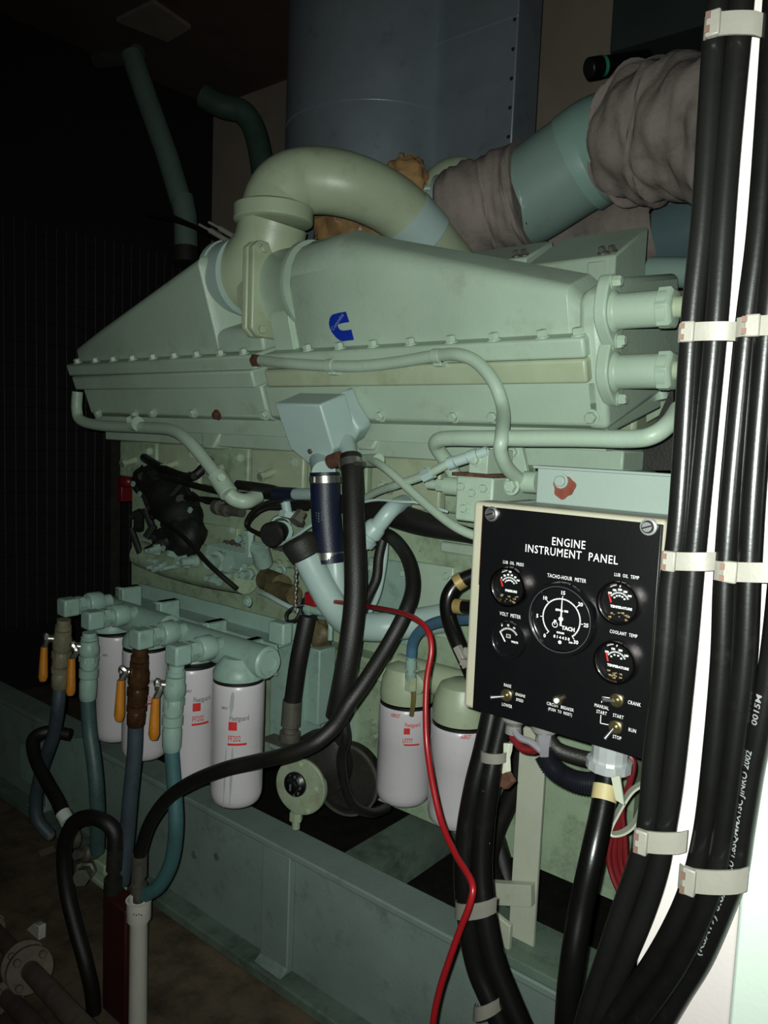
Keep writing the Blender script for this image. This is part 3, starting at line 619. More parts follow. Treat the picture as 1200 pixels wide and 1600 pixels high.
# valves
def valve(label, pts_px, bodyM, hpx, group='ball valves with orange handles'):
    (x0_, y0_), (x1_, y1_), (x2_, y2_) = pts_px  # below elbow, mid, fitting end
    Y = .985; a = P(x0_, y0_, Y); b = P(x1_, y1_, Y); c = P(x2_, y2_, Y)
    o = thing('ball_valve', label, 'valve', c, group)
    d = b-a; L = d.length; d = d.normalized()
    mb = MB(); mb.lathe(a, d, [(0, .017), (L*.12, .017), (L*.13, .020), (L*.22, .020), (L*.24, .017)], 20); mb.lathe(a+d*L*.24, d, [(0, .021), (L*.12, .021), (L*.2, .024), (L*.38, .024), (L*.46, .019), (L*.5, .022), (L*.62, .022), (L*.76, .022)], 20)
    put(mb, 'valve_body', bodyM, o)
    mb = MB(); mb.lathe(a+d*L*.70, d, [(0, .024), (L*.16, .024)], 6); put(mb, 'valve_nut', bodyM, o)
    d2 = c-b; L2 = d2.length; mb = MB(); mb.lathe(b, d2, [(0, .016), (L2*.08, .016), (L2*.1, .023), (L2*.32, .023), (L2*.36, .019), (L2*.5, .0215), (L2*.9, .0205), (L2, .018)], 22 if bodyM is not TEAL else 20); put(mb, 'hose_fitting', bodyM, o)
    h0 = P(hpx[0][0], hpx[0][1], Y-.03); h1 = P(hpx[1][0], hpx[1][1], Y-.045); h2 = P(hpx[2][0], hpx[2][1], Y-.05)
    st = a+d*L*.44; mb = MB(); mb.cyl(st, st+Vector((-.018, -.028, .004)), .010, n=14); mb.lathe(st+Vector((-.018, -.028, .004)), (-.5, -.8, .1), [(0, .014), (.008, .014)], 6); put(mb, 'valve_stem', STEEL, o)
    mb = MB(); s2 = st+Vector((-.02, -.032, .004)); mb.tube([s2, (s2+h0)/2+Vector((0, -.004, .01)), h0, h1], .007, 8, 4); put(mb, 'handle_arm', STEEL, o)
    mb = MB(); mb.tube([h1+(h1-h2)*.02, h1*.5+h2*.5, h2], .0105, 14, 4, rad=lambda t: .0085+.0035*t if t < .95 else .008); put(mb, 'handle_grip', ORANGE, o)
    return o
BRV = mat('brown_oily_valve', '#4a3320', .25, metal=.3, var=.4, dirt=.5, dirtcol='#1d120a', scale=40)
DTV = mat('dirty_tan_valve', '#74705a', .45, var=.2, dirt=.5, dirtcol='#3a2e18', rust=.1, scale=20)
valve('far left ball valve with orange handle and brownish body', ((100, 968), (95, 1038), (93, 1075)), DTV, ((74, 998), (69, 1012), (67, 1064)))
valve('ball valve with orange handle, second from far left, before the farthest filter can', ((140, 988), (139, 1040), (137, 1093)), TEAL, ((119, 1018), (112, 1030), (110, 1086)))
valve('oily dark brown ball valve, orange handle hanging on its left', ((219, 1013), (214, 1098), (212, 1134)), BRV, ((196, 1050), (189, 1064), (186, 1126)))
valve('nearest ball valve with orange handle in front of two white cans', ((276, 1038), (270, 1112), (268, 1172)), TEAL, ((250, 1075), (243, 1092), (240, 1155)))
def hose(nm, label, cat, pts, r, M_, group=None, n=16, sub=8, ends=None, child=None):
    mb = MB(); w_ = [P(*q) for q in pts]; mb.tube(w_, r, n, sub)
    return put(mb, nm, M_, label=label, cat=cat, group=group)
hose('fuel_hose', 'slate blue hose running down from the far left orange-handled valve', 'hose', [(93, 1073, .985), (90, 1110, .98), (83, 1150, .99), (66, 1200, 1.0), (56, 1245, 1.0), (58, 1280, 1.0), (78, 1305, 1.02)], .017, SLATEH)
hose('fuel_hose', 'dark teal hose hanging straight down beneath the second orange-handled valve', 'hose', [(137, 1092, .985), (140, 1140, .985), (148, 1200, .98), (152, 1260, .98), (152, 1330, 1.0)], .018, TEALH)
hose('fuel_hose', 'dark blue hose below the oily brown valve', 'hose', [(212, 1133, .985), (210, 1180, .985), (203, 1250, .98), (198, 1310, .98), (190, 1380, .97)], .018, SLATEH)
hose('fuel_hose', 'teal hose curving down and left from the nearest orange-handled valve to the fittings', 'hose', [(268, 1170, .985), (272, 1225, .985), (275, 1290, .98), (268, 1345, .98), (250, 1382, .97), (228, 1398, .96)], .0165, mat('bright_teal_hose', '#3b6062', .5, var=.2, dirt=.35, dirtcol='#22383a', scale=14))
# bracket beam over the filters
YB = 1.22; bm_ = thing('support_channel', 'long pale green steel channel above the fuel filters, clip brackets along it', 'bracket', P(330, 960, YB))
a = P(215, 882, YB+.06); b = P(463, 975, YB+.06); c = P(468, 1010, YB+.06)
mb = MB(); mb.bb((a.x, YB+.055, b.z-.04), (b.x, YB+.063, b.z)); put(mb, 'upper_web', TEAL, bm_, bevel=.001)
mb = MB(); mb.bb((a.x, YB, b.z-.048), (b.x, YB+.063, b.z-.04)); put(mb, 'ledge', TEAL, bm_)
mb = MB(); mb.bb((a.x-.05, YB-.004, b.z-.115), (b.x, YB+.004, b.z-.04)); put(mb, 'lower_web', TEAL, bm_, bevel=.001)
zt_ = b.z-.035
for px, py in ((203, 932), (262, 955), (335, 988), (392, 1018)):
    q = P(px, py, YB-.03); mb = MB(); mb.bb((q.x-.012, YB-.06, q.z-.045), (q.x+.012, YB, q.z+.030)); mb.bb((q.x-.012, YB-.07, q.z+.024), (q.x+.012, YB, q.z+.030)); put(mb, 'clip', TEAL, bm_, bevel=.003)
    mb = MB(); mb.bolt((q.x-.035, YB-.004, q.z), (0, -1, 0), .010, .014); put(mb, 'clip_bolt', TEAL, bm_)
mb = MB(); q = P(388, 940, YB+.05); mb.bolt(q, (0, -1, 0), .010, .008); mb.box(P(438, 988, YB-.02), (.05, .03, .05)); put(mb, 'end_lug', TEAL, bm_, bevel=.004)
mb = MB(); mb.tube([P(405, 925, 1.27), P(418, 930, 1.25), P(440, 942, 1.24), P(470, 957, 1.24)], .006, 8, 4); put(mb, 'bent_rod', BLUEG, bm_)
# upright behind (housing of pump area)
mb = MB(); a = P(424, 985, 1.34); b = P(458, 1185, 1.34); mb.bb((a.x, 1.34, b.z), (b.x+.02, 1.42, a.z)); put(mb, 'bracket_leg', TEAL, eng, bevel=.004)
mb = MB(); a = P(476, 1010, 1.36); b = P(496, 1135, 1.36); mb.bb((a.x, 1.36, b.z), (b.x, 1.42, a.z)); put(mb, 'bracket_leg', TEAL, eng, bevel=.004)
# ------------------------------------------------------------ lube filters
def lub_logo(d):
    return [('text', REDP, 'A8R07', d-10, .018, .013, 'small_code'), ('text', REDP, 'Fleetguard', 20+d, .037, .014, 'maker_lettering'), ('quad', REDP, .0145, 25+d, .047, .014, 'red_square'), ('text', REDP, 'LF777', 17+d, .074, .015, 'type_lettering'), ('quad', REDP, .004, 36+d, .079, .036, 'red_bar')]
can('oil_filter', 'white oil filter can with red square print, red cable passing in front', 636, 1096, 1250, 1.40, .0645, 'white oil filter cans', lub_logo(14))
can('oil_filter', 'white oil filter can half hidden behind panel and black cables', 721, 1128, 1286, 1.36, .0645, 'white oil filter cans', [('text', REDP, 'A8R07', 32, .012, .013, 'small_code'), ('vtext', REDP, 'MEETS OR EXCEEDS', -38, .115, .009, 'side_lettering'), ('vtext', REDP, 'SPECIFICATIONS', -48, .11, .009, 'side_lettering')])
oh = thing('filter_head', 'pale green oil filter head casting above the two white oil filters', 'filter head', P(660, 1090, 1.40))
A = P(636, 1093, 1.40); B = P(721, 1125, 1.36)
mb = MB()
for q in (A, B): mb.lathe((q.x, q.y, q.z+.003), (0, 0, 1), [(0, .062), (.02, .064), (.05, .060), (.075, .050), (.085, .03)], 36)
put(mb, 'filter_seat', GREENY, oh)
mb = MB(); mb.cyl((A.x-.05, 1.42, A.z+.060), (B.x+.25, 1.42, A.z+.060), .036, n=28, ch=.004); put(mb, 'gallery', GREENY, oh)
mb = MB(); q = P(594, 1051, 1.37); mb.lathe(q+Vector((0, .05, 0)), (0, -1, 0), [(0, .022), (.05, .022), (.052, .019), (.052, .010), (.046, .010)], 24); q = P(652, 1068, 1.36); mb.lathe(q+Vector((0, .05, 0)), (0, -1, 0), [(0, .024), (.06, .024), (.064, .018)], 24); put(mb, 'port_boss', GREENY, oh)
mb = MB(); q = P(642, 1064, 1.32); mb.lathe(q+Vector((0, 0, -.02)), (0, 0, 1), [(0, .014), (.03, .014)], 6); put(mb, 'elbow_nut', GREENY, oh)
# blue hose to oil filter head
bh = thing('gauge_hose', 'blue hose arching from the oil filter head to behind the instrument panel', 'hose', P(641, 1060, 1.32))
mb = MB(); mb.tube([P(643, 1024, 1.31), P(645, 1005, 1.30), P(655, 988, 1.28), P(675, 975, 1.25), (P(705, 968, 1.2)), P(745, 966, 1.12), P(790, 972, 1.08)], .0115, 18, 8); put(mb, 'hose_body', BLUEH, bh)
mb = MB(); a = P(641, 1066, 1.32); b = P(643, 1018, 1.31); d = (b-a); L = d.length
mb.lathe(a, d, [(0, .008), (L*.1, .008), (L*.1, .012), (L*.3, .012), (L*.32, .009), (L*.45, .009), (L*.45, .0125), (L*.7, .0125), (L*.72, .010), (L, .011)], 12); put(mb, 'hose_fitting', TEAL, bh)
mb = MB(); mb.tube([P(646, 1075, 1.33), P(646, 1095, 1.33), P(643, 1118, 1.335)], .006, 6, 3); put(mb, 'oily_tie_end', mat('olive_strap', '#6b6038', .5, var=.2), bh)
# ------------------------------------------------------------ round pump with black knob
pm = thing('priming_pump', 'round pale green pump cover with black centre knob beside the filters', 'pump', P(468, 1290, 1.30))
ax = Vector((.25, -1, .05)).normalized(); q = P(469, 1229, 1.24)
mb = MB(); mb.lathe(q, ax, [(-.012, .067), (0, .067), (.002, .065)], 40); cvr = put(mb, 'cover_disc', mat('stained_cover_green', '#8f9b83', .45, var=.12, dirt=.55, dirtcol='#6e6238', scale=14), pm, bevel=.001)
mb = MB(); mb.lathe(q+Vector((-.012, 0, .004)), ax, [(0, .030), (.010, .029), (.014, .024), (.018, .018), (.026, .016), (.028, .012)], 28); put(mb, 'centre_knob', BLKPANEL, pm)
mb = MB(); kc = q+Vector((-.012, 0, .004))+ax*.0285
for k in range(9):
    a = 2*pi*k/9; mb.box(q+Vector((-.012, 0, .004))+ax*.015+Vector((cos(a), 0, sin(a)))*.022, (.003, .003, .006))
mb.box(kc, (.004, .002, .016)); put(mb, 'knob_marks', GREYP, pm)
mb = MB()
for k in range(5):
    a = 2*pi*(k+.2)/5; mb.bolt(q+Vector((cos(a), 0, sin(a)))*.057+ax*.002, ax, .005, .004)
put(mb, 'cover_bolt', GREENY, pm)
mb = MB(); mb.lathe(q-ax*.10+Vector((0.01, 0, .035)), ax, [(0, .078), (.035, .078), (.04, .07), (.09, .05)], 40); put(mb, 'pump_body', DARKM, pm)
mb = MB(); mb.lathe(q-ax*.15+Vector((.045, .03, -.02)), ax, [(0, .088), (.03, .088), (.032, .078), (.022, .076)], 40); put(mb, 'drive_pulley', DARKM, pm)
mb = MB(); mb.lathe(q-ax*.1195+Vector((.045, .03, -.02)), ax, [(0, .090), (.006, .090), (.006, .085), (0, .085)], 48, cap=False); put(mb, 'pulley_rim', STEELD, pm)
mb = MB(); p_ = q+Vector((-.01, 0, -.066)); mb.cyl(p_, p_+Vector((0, 0, -.02)), .016, n=6); mb.cyl(p_+Vector((0, 0, -.018)), p_+Vector((0, 0, -.04)), .010, n=14); put(mb, 'drain_plug', GREENY, pm)
# vertical black hose above pump with metal ferrule
vh = thing('suction_hose', 'black hose with grey metal ferrule dropping vertically onto the round pump', 'hose', P(455, 1165, 1.25))
mb = MB(); mb.tube([P(482, 955, 1.27), P(476, 985, 1.26), P(466, 1035, 1.25), P(457, 1100, 1.25)], .021, 22, 6); put(mb, 'hose_body', BLACKR, vh)
mb = MB(); a = P(457, 1094, 1.25); b = P(453, 1150, 1.25); d = b-a; L = d.length; mb.lathe(a, d, [(0, .023), (L*.7, .0235), (L*.74, .019), (L*.86, .019), (L*.88, .025), (L*1.1, .025)], 24); put(mb, 'ferrule', STEELD, vh)
mb = MB(); c = P(418, 1152, 1.28); mb.bb((P(415, 1140, 1.28).x, 1.27, c.z-.006), (P(505, 1130, 1.28).x, 1.31, c.z)); put(mb, 'mounting_strip', STEELD, vh)
# ------------------------------------------------------------ black hoses in the centre
big = thing('drain_hose', 'thick black rubber hose hanging from a clamp, left of the black curved hose', 'hose', P(535, 1110, 1.1))
mb = MB(); mb.tube([P(548, 712, 1.19), P(551, 760, 1.17), P(554, 850, 1.14), P(555, 930, 1.12), P(548, 1000, 1.10), P(538, 1060, 1.09), P(530, 1100, 1.09), P(526, 1120, 1.09)], .023, 22, 8, rad=lambda t: .0225 if t < .75 else .0225-.012*(t-.75)*0); put(mb, 'hose_body', BLACKR, big)
mb = MB(); mb.cyl(P(548, 720, 1.187), P(549, 731, 1.183), .025, n=28); c = P(562, 724, 1.16); mb.cyl(c+Vector((-.012, 0, 0)), c+Vector((.012, 0, 0)), .005, n=8); put(mb, 'band_clamp', STEEL, big)
hose('drain_hose', 'long black hose looping from the block, over the nearest filter, to the white pipe', 'hose', [(598, 832, 1.30), (618, 845, 1.26), (638, 875, 1.22), (645, 915, 1.18), (634, 955, 1.14), (605, 1010, 1.10), (570, 1065, 1.05), (545, 1100, 1.02), (522, 1135, 1.0), (490, 1162, .97), (445, 1180, .95), (400, 1190, .95), (350, 1202, .94), (300, 1222, .94), (262, 1248, .94), (235, 1285, .94), (221, 1325, .95), (218, 1350, .95)], .0145, BLACKR)
hose('black_cable', 'thin black cable dropping from the thick hose and curling behind the oil filter', 'cable', [(528, 1100, 1.13), (540, 1150, 1.14), (533, 1185, 1.15), (538, 1225, 1.17), (552, 1258, 1.2), (580, 1270, 1.26), (605, 1262, 1.34)], .0105, BLACKR)
hose('black_cable', 'black cable curving behind the thick hose below the pale union', 'cable', [(600, 835, 1.32), (592, 870, 1.31), (588, 905, 1.30), (572, 940, 1.29), (560, 980, 1.3)], .0115, BLACKR)
mb = MB(); mb.tube([P(500, 775, 1.33), P(560, 795, 1.33), P(600, 800, 1.33), (P(650, 815, 1.32)), P(700, 828, 1.32), P(760, 842, 1.32)], .022, 18, 6, rad=lambda t: .016+.012*sin(pi*min(1, t*1.1))); put(mb, 'wiring_loom', BLACKR, label='black wrapped wiring loom running along the block behind the crossing green tubes', cat='wiring')
a = P(640, 790, 1.26)
uni = thing('vent_union', 'pale green stub pipe with ribbed union angling up right beside the thick hose', 'pipe fitting', P(575, 850, 1.27))
mb = MB(); mb.tube([P(566, 850, 1.24), P(590, 822, 1.25), P(612, 796, 1.27), P(632, 785, 1.34)], .018, 18, 6); put(mb, 'stub_pipe', BLUEG, uni)
mb = MB(); a = P(568, 846, 1.24); b = P(590, 820, 1.25); d = b-a; L = d.length; mb.lathe(a, d, [(0, .026), (L*.25, .026), (L*.3, .021), (L*.45, .021), (L*.5, .025), (L*.9, .023), (L, .02)], 14); put(mb, 'ribbed_union', BLUEG, uni)
hose('signal_wire', 'thin pale wire bowed over the wiring loom', 'wire', [(560, 786, 1.25), (590, 781, 1.25), (625, 784, 1.25), (655, 786, 1.27), (700, 800, 1.3)], .003, BLUEG, n=8)
hose('signal_wire', 'thin pale tube running down beside the black cable', 'wire', [(603, 838, 1.33), (600, 880, 1.33), (590, 930, 1.33), (572, 965, 1.33)], .007, BLUEG, n=10)
# red cable
hose('red_cable', 'long red cable hanging from the filler across the oil filters to the floor', 'cable', [(490, 938, 1.20), (520, 940, 1.19), (560, 945, 1.16), (590, 950, 1.10), (620, 956, 1.04), (648, 966, 1.0), (668, 985, .98), (674, 1015, .97), (667, 1060, .96), (665, 1110, .95), (667, 1165, .94), (676, 1225, .92), (690, 1285, .90), (712, 1335, .87), (737, 1378, .84), (735, 1410, .83), (718, 1455, .83), (702, 1500, .83), (686, 1550, .83), (676, 1605, .83), (670, 1700, .83)], .0047, RED, n=12)
mb = MB(); mb.box(P(488, 936, 1.2), (.035, .02, .03)); put(mb, 'red_plug', RED, label='small red plug behind the oil filler neck', cat='plug', bevel=.005)
# black cable loop left of the panel with brass taped lugs
lp = thing('battery_cable', 'black looped cable with taped brass lugs just left of the instrument panel', 'cable', P(720, 1040, 1.0))
mb = MB(); mb.tube([P(760, 895, 1.04), P(735, 901, 1.03), P(713, 913, 1.02), P(700, 935, 1.01), P(701, 965, 1.0), P(713, 1000, .99), P(729, 1035, .985), P(746, 1075, .98)], .0125, 20, 8); put(mb, 'cable_body', BLACKP, lp)
mb = MB(); mb.cyl(P(713, 912, 1.019), P(724, 905, 1.024), .0138, n=20); put(mb, 'brass_tape', BRASS, lp)
mb = MB(); mb.cyl(P(712, 947, 1.0), P(724, 948, 1.0), .0120, n=20); put(mb, 'brass_tape', BRASS, lp)
mb = MB(); mb.cyl(P(724, 948, 1.0), P(760, 950, 1.0), .0112, n=20); put(mb, 'cable_stub', BLACKP, lp)
mb = MB(); mb.box(P(722, 1026, .97), (.010, .012, .035), Matrix.Rotation(radians(-35), 3, 'Y')); mb.box(P(728, 1035, .965), (.016, .012, .010)); mb.box(P(734, 1020, .975), (.02, .006, .014)); put(mb, 'cable_tie', CLAMP, lp, bevel=.001)
# ------------------------------------------------------------ top: ducts, exhaust, ceiling clutter
def Q(px, py, D): return PD(px, py, D)
D1 = 2.80
bt = Q(588, 262, D1)
mb = MB(); dv = Vector((0, 0, 1)); cR = wid(142, D1); c0 = Vector((bt.x, bt.y, bt.z-.40))
pr = [(0, cR), (.50, cR), (.5, cR+.003), (.505, cR+.003), (.505, cR), (3.275-c0.z, cR)]
mb.lathe(c0, dv, pr, 56); put(mb, 'round_duct', DUCT, label='dark blue-grey round sheet metal duct rising to the ceiling at left of the square one', cat='duct')
Yd = 2.12
xl_ = P(648, 150, Yd).x; xr_ = P(806, 100, Yd).x; yk_ = PX(843, 100, xr_).y; zb_ = P(720, 262, Yd).z
sd = thing('square_duct', 'dark blue-grey square sheet metal duct beside the round one', 'duct', (xl_, Yd, zb_))
mb = MB(); mb.prism([(xl_, Yd, zb_), (xr_, Yd, zb_), (xr_, yk_, zb_), (xl_, yk_, zb_)], (0, 0, 3.275-zb_)); put(mb, 'duct_body', DUCT, sd, bevel=.004)
mb = MB(); zz = P(740, 48, Yd).z; mb.bb((xl_-.001, Yd-.004, zz), (xr_+.001, Yd, zz+.004))
put(mb, 'seam', DUCT, sd)
mb = MB()
for k in range(9): mb.lathe((xr_-.012, Yd, zb_+.06+.085*k), (0, -1, 0), [(0, .006), (.003, .005)], 10)
put(mb, 'rivets', DARKM, sd)
# exhaust run
ex = thing('exhaust_pipe', 'large teal exhaust pipe wrapped in grey-brown lagging cloth, behind the engine top', 'exhaust pipe', Q(860, 330, 2.1))
r1 = wid(76, 2.2)
mb = MB(); mb.tube([Q(815, 310, 2.21), Q(830, 305, 2.2), Q(900, 258, 2.12), Q(938, 238, 2.08)], r1*.96, 40, 6); put(mb, 'pipe_run', EXH, ex)
mb = MB(); mb.tube([Q(905, 256, 2.115), Q(940, 234, 2.075), Q(1000, 222, 2.0), Q(1060, 214, 1.9)], r1*1.0, 40, 6); put(mb, 'pipe_elbow', mat('pale_exhaust_teal', '#84a39a', .42, var=.06, dirt=.1, scale=5), ex)
def lag(pts, rad_, nm, seed, amp=.006):
    rn = random.Random(seed); P_ = smooth_path([Q(*q) for q in pts], 8); R = []; prev = None; ph = [rn.uniform(0, 6) for _ in range(8)]
    for i, p in enumerate(P_):
        t = (P_[min(i+1, len(P_)-1)]-P_[max(0, i-1)]).normalized()
        if prev is None: a, b, _ = basis_of(t)
        else: a = (prev-t*prev.dot(t)).normalized(); b = t.cross(a)
        prev = a; k_ = i/(len(P_)-1); rr = rad_(k_)
        R.append([p+(a*cos(2*pi*k/56)+b*sin(2*pi*k/56))*(rr+amp*(sin(3*2*pi*k/56+ph[0]+i*.5)+.7*sin(7*2*pi*k/56+ph[1]-i*.8)+.5*sin(i*1.9+ph[2]))) for k in range(56)])
    mb = MB(); mb.rings(R); return put(mb, nm, WRAP, ex, ang=60)
lag([(703, 338, 2.3), (735, 330, 2.27), (770, 320, 2.25), (806, 312, 2.22), (826, 306, 2.2)], lambda t: r1*(.92+.16*t), 'lagging_wrap', 1, .004)
lag([(1003, 212, 2.0), (1020, 209, 1.96), (1060, 204, 1.9), (1120, 199, 1.8), (1180, 195, 1.72)], lambda t: r1*(1.2-.05*t), 'lagging_wrap', 5, .008)
mb = MB(); mb.tube([Q(696, 300, 2.32), Q(699, 330, 2.32), Q(712, 365, 2.32)], .012, 8, 4); mb.lathe(Q(690, 338, 2.34), Q(770, 322, 2.25)-Q(700, 335, 2.3), [(0, r1*.84), (.03, r1*.86), (.03, r1*.78)], 40); put(mb, 'pipe_flange', BLUEG, ex)
ex2 = thing('exhaust_pipe', 'second exhaust pipe lower behind, teal with lagging, mostly hidden by black cables', 'exhaust pipe', Q(1050, 370, 2.5))
mb = MB(); mb.tube([Q(900, 420, 2.6), Q(980, 390, 2.5), Q(1060, 365, 2.4), Q(1160, 335, 2.3)], wid(62, 2.45), 36, 5); put(mb, 'pipe_run', mat('glossy_slate_pipe', '#5d7377', .2, var=.08, dirt=.1, scale=5), ex2)
mb = MB(); mb.tube([Q(870, 400, 2.55), Q(930, 385, 2.5), Q(1015, 355, 2.42), Q(1026, 352, 2.41)], wid(66, 2.45), 36, 5); put(mb, 'lagging_wrap', WRAP, ex2)
# scorched lagging between pipes
def blob(px, py, D, sx, sy, sz, nm, label, seed):
    rn = random.Random(seed); c = Q(px, py, D); R = []; n = 18
    ph = [rn.uniform(0, 6) for _ in range(6)]
    for i in range(1, n):
        th = pi*i/n; row = []
        for k in range(2*n):
            f = 2*pi*k/(2*n); rr = 1+.10*sin(3*f+ph[0])*sin(2*th+ph[1])+.07*sin(7*f+ph[2]+3*th)+.05*sin(11*th+ph[3]+2*f)
            row.append(c+Vector((sin(th)*cos(f)*sx, sin(th)*sin(f)*sy, -cos(th)*sz))*rr)
        R.append(row)
    mb = MB(); mb.rings(R); return put(mb, nm, BURNT, label=label, cat='insulation', ang=50)
blob(555, 352, 2.36, .16, .12, .10, 'scorched_lagging', 'scorched brown crumpled lagging under the bend of the pale green pipe', 2)
blob(634, 284, 2.42, .075, .07, .075, 'scorched_lagging', 'scorched lagging lump with white folds above the pale green pipe bend', 5)
mb = MB(); mb.tube([Q(668, 345, 2.45), Q(672, 305, 2.45), Q(690, 278, 2.45), Q(718, 268, 2.45), Q(745, 275, 2.45)], wid(22, 2.45), 24, 6); put(mb, 'small_elbow_pipe', GREENY, label='small olive green elbow pipe left of the lagged exhaust', cat='pipe')
for y, w_ in ((293, 'upper'), (322, 'lower')):
    mb = MB(); mb.cyl(Q(640, y+2, 2.4), Q(700, y, 2.4), .010, n=8); put(mb, 'tie_rod', BLUEG, label=w_+' pale tie rod between small elbow pipe and exhaust flange', cat='rod')
# left tall pipe and elbow in the dark
mb = MB(); Dl = 3.2; mb.tube([Q(206, 85, Dl), Q(228, 150, Dl), Q(262, 245, Dl), Q(282, 312, Dl)], wid(17, Dl), 24, 1); mb.tube([Q(284, 308, Dl), Q(290, 340, Dl), Q(291, 400, Dl)], wid(18, Dl), 24, 1)
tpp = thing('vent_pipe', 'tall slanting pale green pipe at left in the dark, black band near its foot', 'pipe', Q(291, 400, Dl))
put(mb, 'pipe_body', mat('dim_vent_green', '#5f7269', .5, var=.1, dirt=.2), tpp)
mb = MB(); mb.cyl(Q(289, 388, Dl), Q(290, 412, Dl), wid(21, Dl), n=20); put(mb, 'foot_flange', DARKM, tpp)
mb = MB(); mb.cyl(Q(270, 339, Dl-.03), Q(308, 356, Dl-.08), .010, n=10); put(mb, 'strap', BLACKR, tpp)
mb = MB(); mb.cyl(Q(155, 92, Dl+.2), Q(215, 85, Dl+.05), wid(15, Dl), n=20); put(mb, 'pipe_branch', STEELD, tpp)
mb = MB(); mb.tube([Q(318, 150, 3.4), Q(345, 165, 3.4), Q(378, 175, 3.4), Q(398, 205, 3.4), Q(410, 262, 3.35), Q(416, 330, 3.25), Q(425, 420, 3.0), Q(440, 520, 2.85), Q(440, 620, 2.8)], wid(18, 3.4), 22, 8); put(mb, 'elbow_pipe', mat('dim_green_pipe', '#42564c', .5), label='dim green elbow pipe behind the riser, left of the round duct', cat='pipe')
mb = MB(); mb.tube([Q(230, 335, 3.0), Q(275, 345, 2.9), Q(320, 362, 2.7), Q(350, 385, 2.5)], .008, 10, 6); put(mb, 'black_cable', BLACKR, label='black cable running from the tall pipe to the coupling sleeve', cat='cable')
# ceiling beams and plates
def slab(pts, D, t, nm, M_, label, cat):
    ps = [Q(x, y, D) for x, y in pts]; n = (ps[1]-ps[0]).cross(ps[2]-ps[0]).normalized()
    mb = MB(); mb.prism(ps, n*t if n.y > 0 else n*-t); return put(mb, nm, M_, label=label, cat=cat)
zc = 2.62
def cslab(pts, z, t, nm, M_, label, cat):
    mb = MB(); mb.prism([PZ(x, y, z) for x, y in pts], (0, 0, t)); return put(mb, nm, M_, label=label, cat=cat)
cslab([(182, 34), (240, 5), (298, 45), (262, 66)], 3.26, .019, 'ceiling_lamp', mat('dusty_lamp_cover', '#8a7f70', .6), 'square dusty unlit lamp cover on the ceiling at upper left', 'lamp')
mb = MB(); q = Q(1010, 30, 2.1); mb.bb((q.x-.10, q.y, q.z-.06), (q.x+.5, q.y+.5, 3.275)); put(mb, 'cable_tray', mat('dark_teal_tray', '#1e2828', .6), label='dark trunking under the ceiling at upper right', cat='trunking')
fp = thing('capped_pipe', 'short black capped pipe with thin green ring, upper right', 'pipe', Q(945, 105, 2.0))
mb = MB(); a = Q(919, 107, 2.0); b = Q(1010, 92, 2.05); mb.cyl(a, a+(b-a)*.22, .026, n=24, ch=.003); mb.cyl(a+(b-a)*.26, b, .024, n=24); put(mb, 'pipe_body', BLKPANEL, fp)
mb = MB(); mb.cyl(a+(b-a)*.21, a+(b-a)*.265, .025, n=24); put(mb, 'green_ring', mat('green_ring', '#2a7a5c', .4), fp)
# ------------------------------------------------------------ instrument panel
YP = .92
pan = thing('instrument_panel', 'black engine instrument panel in a beige box with five gauges and white lettering', 'control panel', P(880, 1180, YP+.02))
zT = P(757, 790, YP).z; zB = P(744, 1108, YP).z; xL_ = P(756, 800, YP).x; xR_ = P(1023, 990, YP).x
xL2 = P(732.5, 900, YP).x; zB2 = P(735, 1108, YP).z
mb = MB(); mb.bb((xL2, YP+.002, zB2-.001), (xR_+.003, YP+.05, zT+.005)); put(mb, 'beige_box', BEIGE, pan, bevel=.006, seg=4)
mb = MB(); mb.bb((xL_, YP-.003, zB), (xR_, YP+.004, zT-.001)); put(mb, 'face_plate', BLKPANEL, pan, bevel=.001)
mb = MB(); mb.bb((xL_-.002, YP-.001, zB+.18), (xL_, YP+.003, zT)); put(mb, 'rust_edge', RUSTY, pan)
FY = YP-.0034
Fz = lambda px, py: P(px, py, FY)
def ptext(s, px, py, size, mbx, align='CENTER', bold=.00004, space=1.12, sx=.68):
    c = Fz(px, py); add_text(mbx, s, size*.95, lambda x, y: Vector((c.x+x, FY, c.z+y-size*.35)), align, bold, space, sx)
for s_, y_ in (('ENGINE', 848), ('INSTRUMENT  PANEL', 865)):
    mb = MB(); ptext(s_, 888+(y_ > 850)*2, y_, .0158, mb, bold=.0001, sx=.82); put(mb, 'title_lettering', WHT, pan, smooth=False)
for s_, x_, y_, z_ in (('LUB  OIL  PRESS', 802, 880, .0064), ('TACHO-HOUR  METER', 885, 903, .0075), ('LUB  OIL  TEMP', 979, 900, .0064), ('VOLT  METER', 797, 961, .0076), ('COOLANT  TEMP', 974, 990, .0064), ('RAISE', 793, 1071, .0066), ('LOWER', 792, 1102, .0068), ('ENGINE', 813, 1086, .0060), ('SPEED', 812, 1094, .0060), ('CIRCUIT  BREAKER', 875, 1104, .0064), ('(PUSH  TO  RESET)', 875, 1112, .0058), ('CRANK', 991, 1099, .0070), ('MANUAL', 940, 1104, .0068), ('START', 940, 1113, .0068), ('START', 966, 1119, .0068), ('RUN', 988, 1141, .0070), ('STOP', 964, 1152, .0068)):
    mb = MB(); ptext(s_, x_, y_, z_, mb); put(mb, 'caption_lettering', WHT, pan, smooth=False)
mb = MB()
for pts in (((955, 1091), (941, 1089), (940, 1098)), ((939, 1117), (938, 1130), (953, 1133))):
    for i in range(2):
        a = Fz(*pts[i]); b = Fz(*pts[i+1]); d = (b-a).normalized(); n_ = Vector((-d.z, 0, d.x))*.0005; mb.add([a-n_, b-n_, b+n_, a+n_], [(0, 1, 2, 3)])
put(mb, 'bracket_lines', WHT, pan, smooth=False)
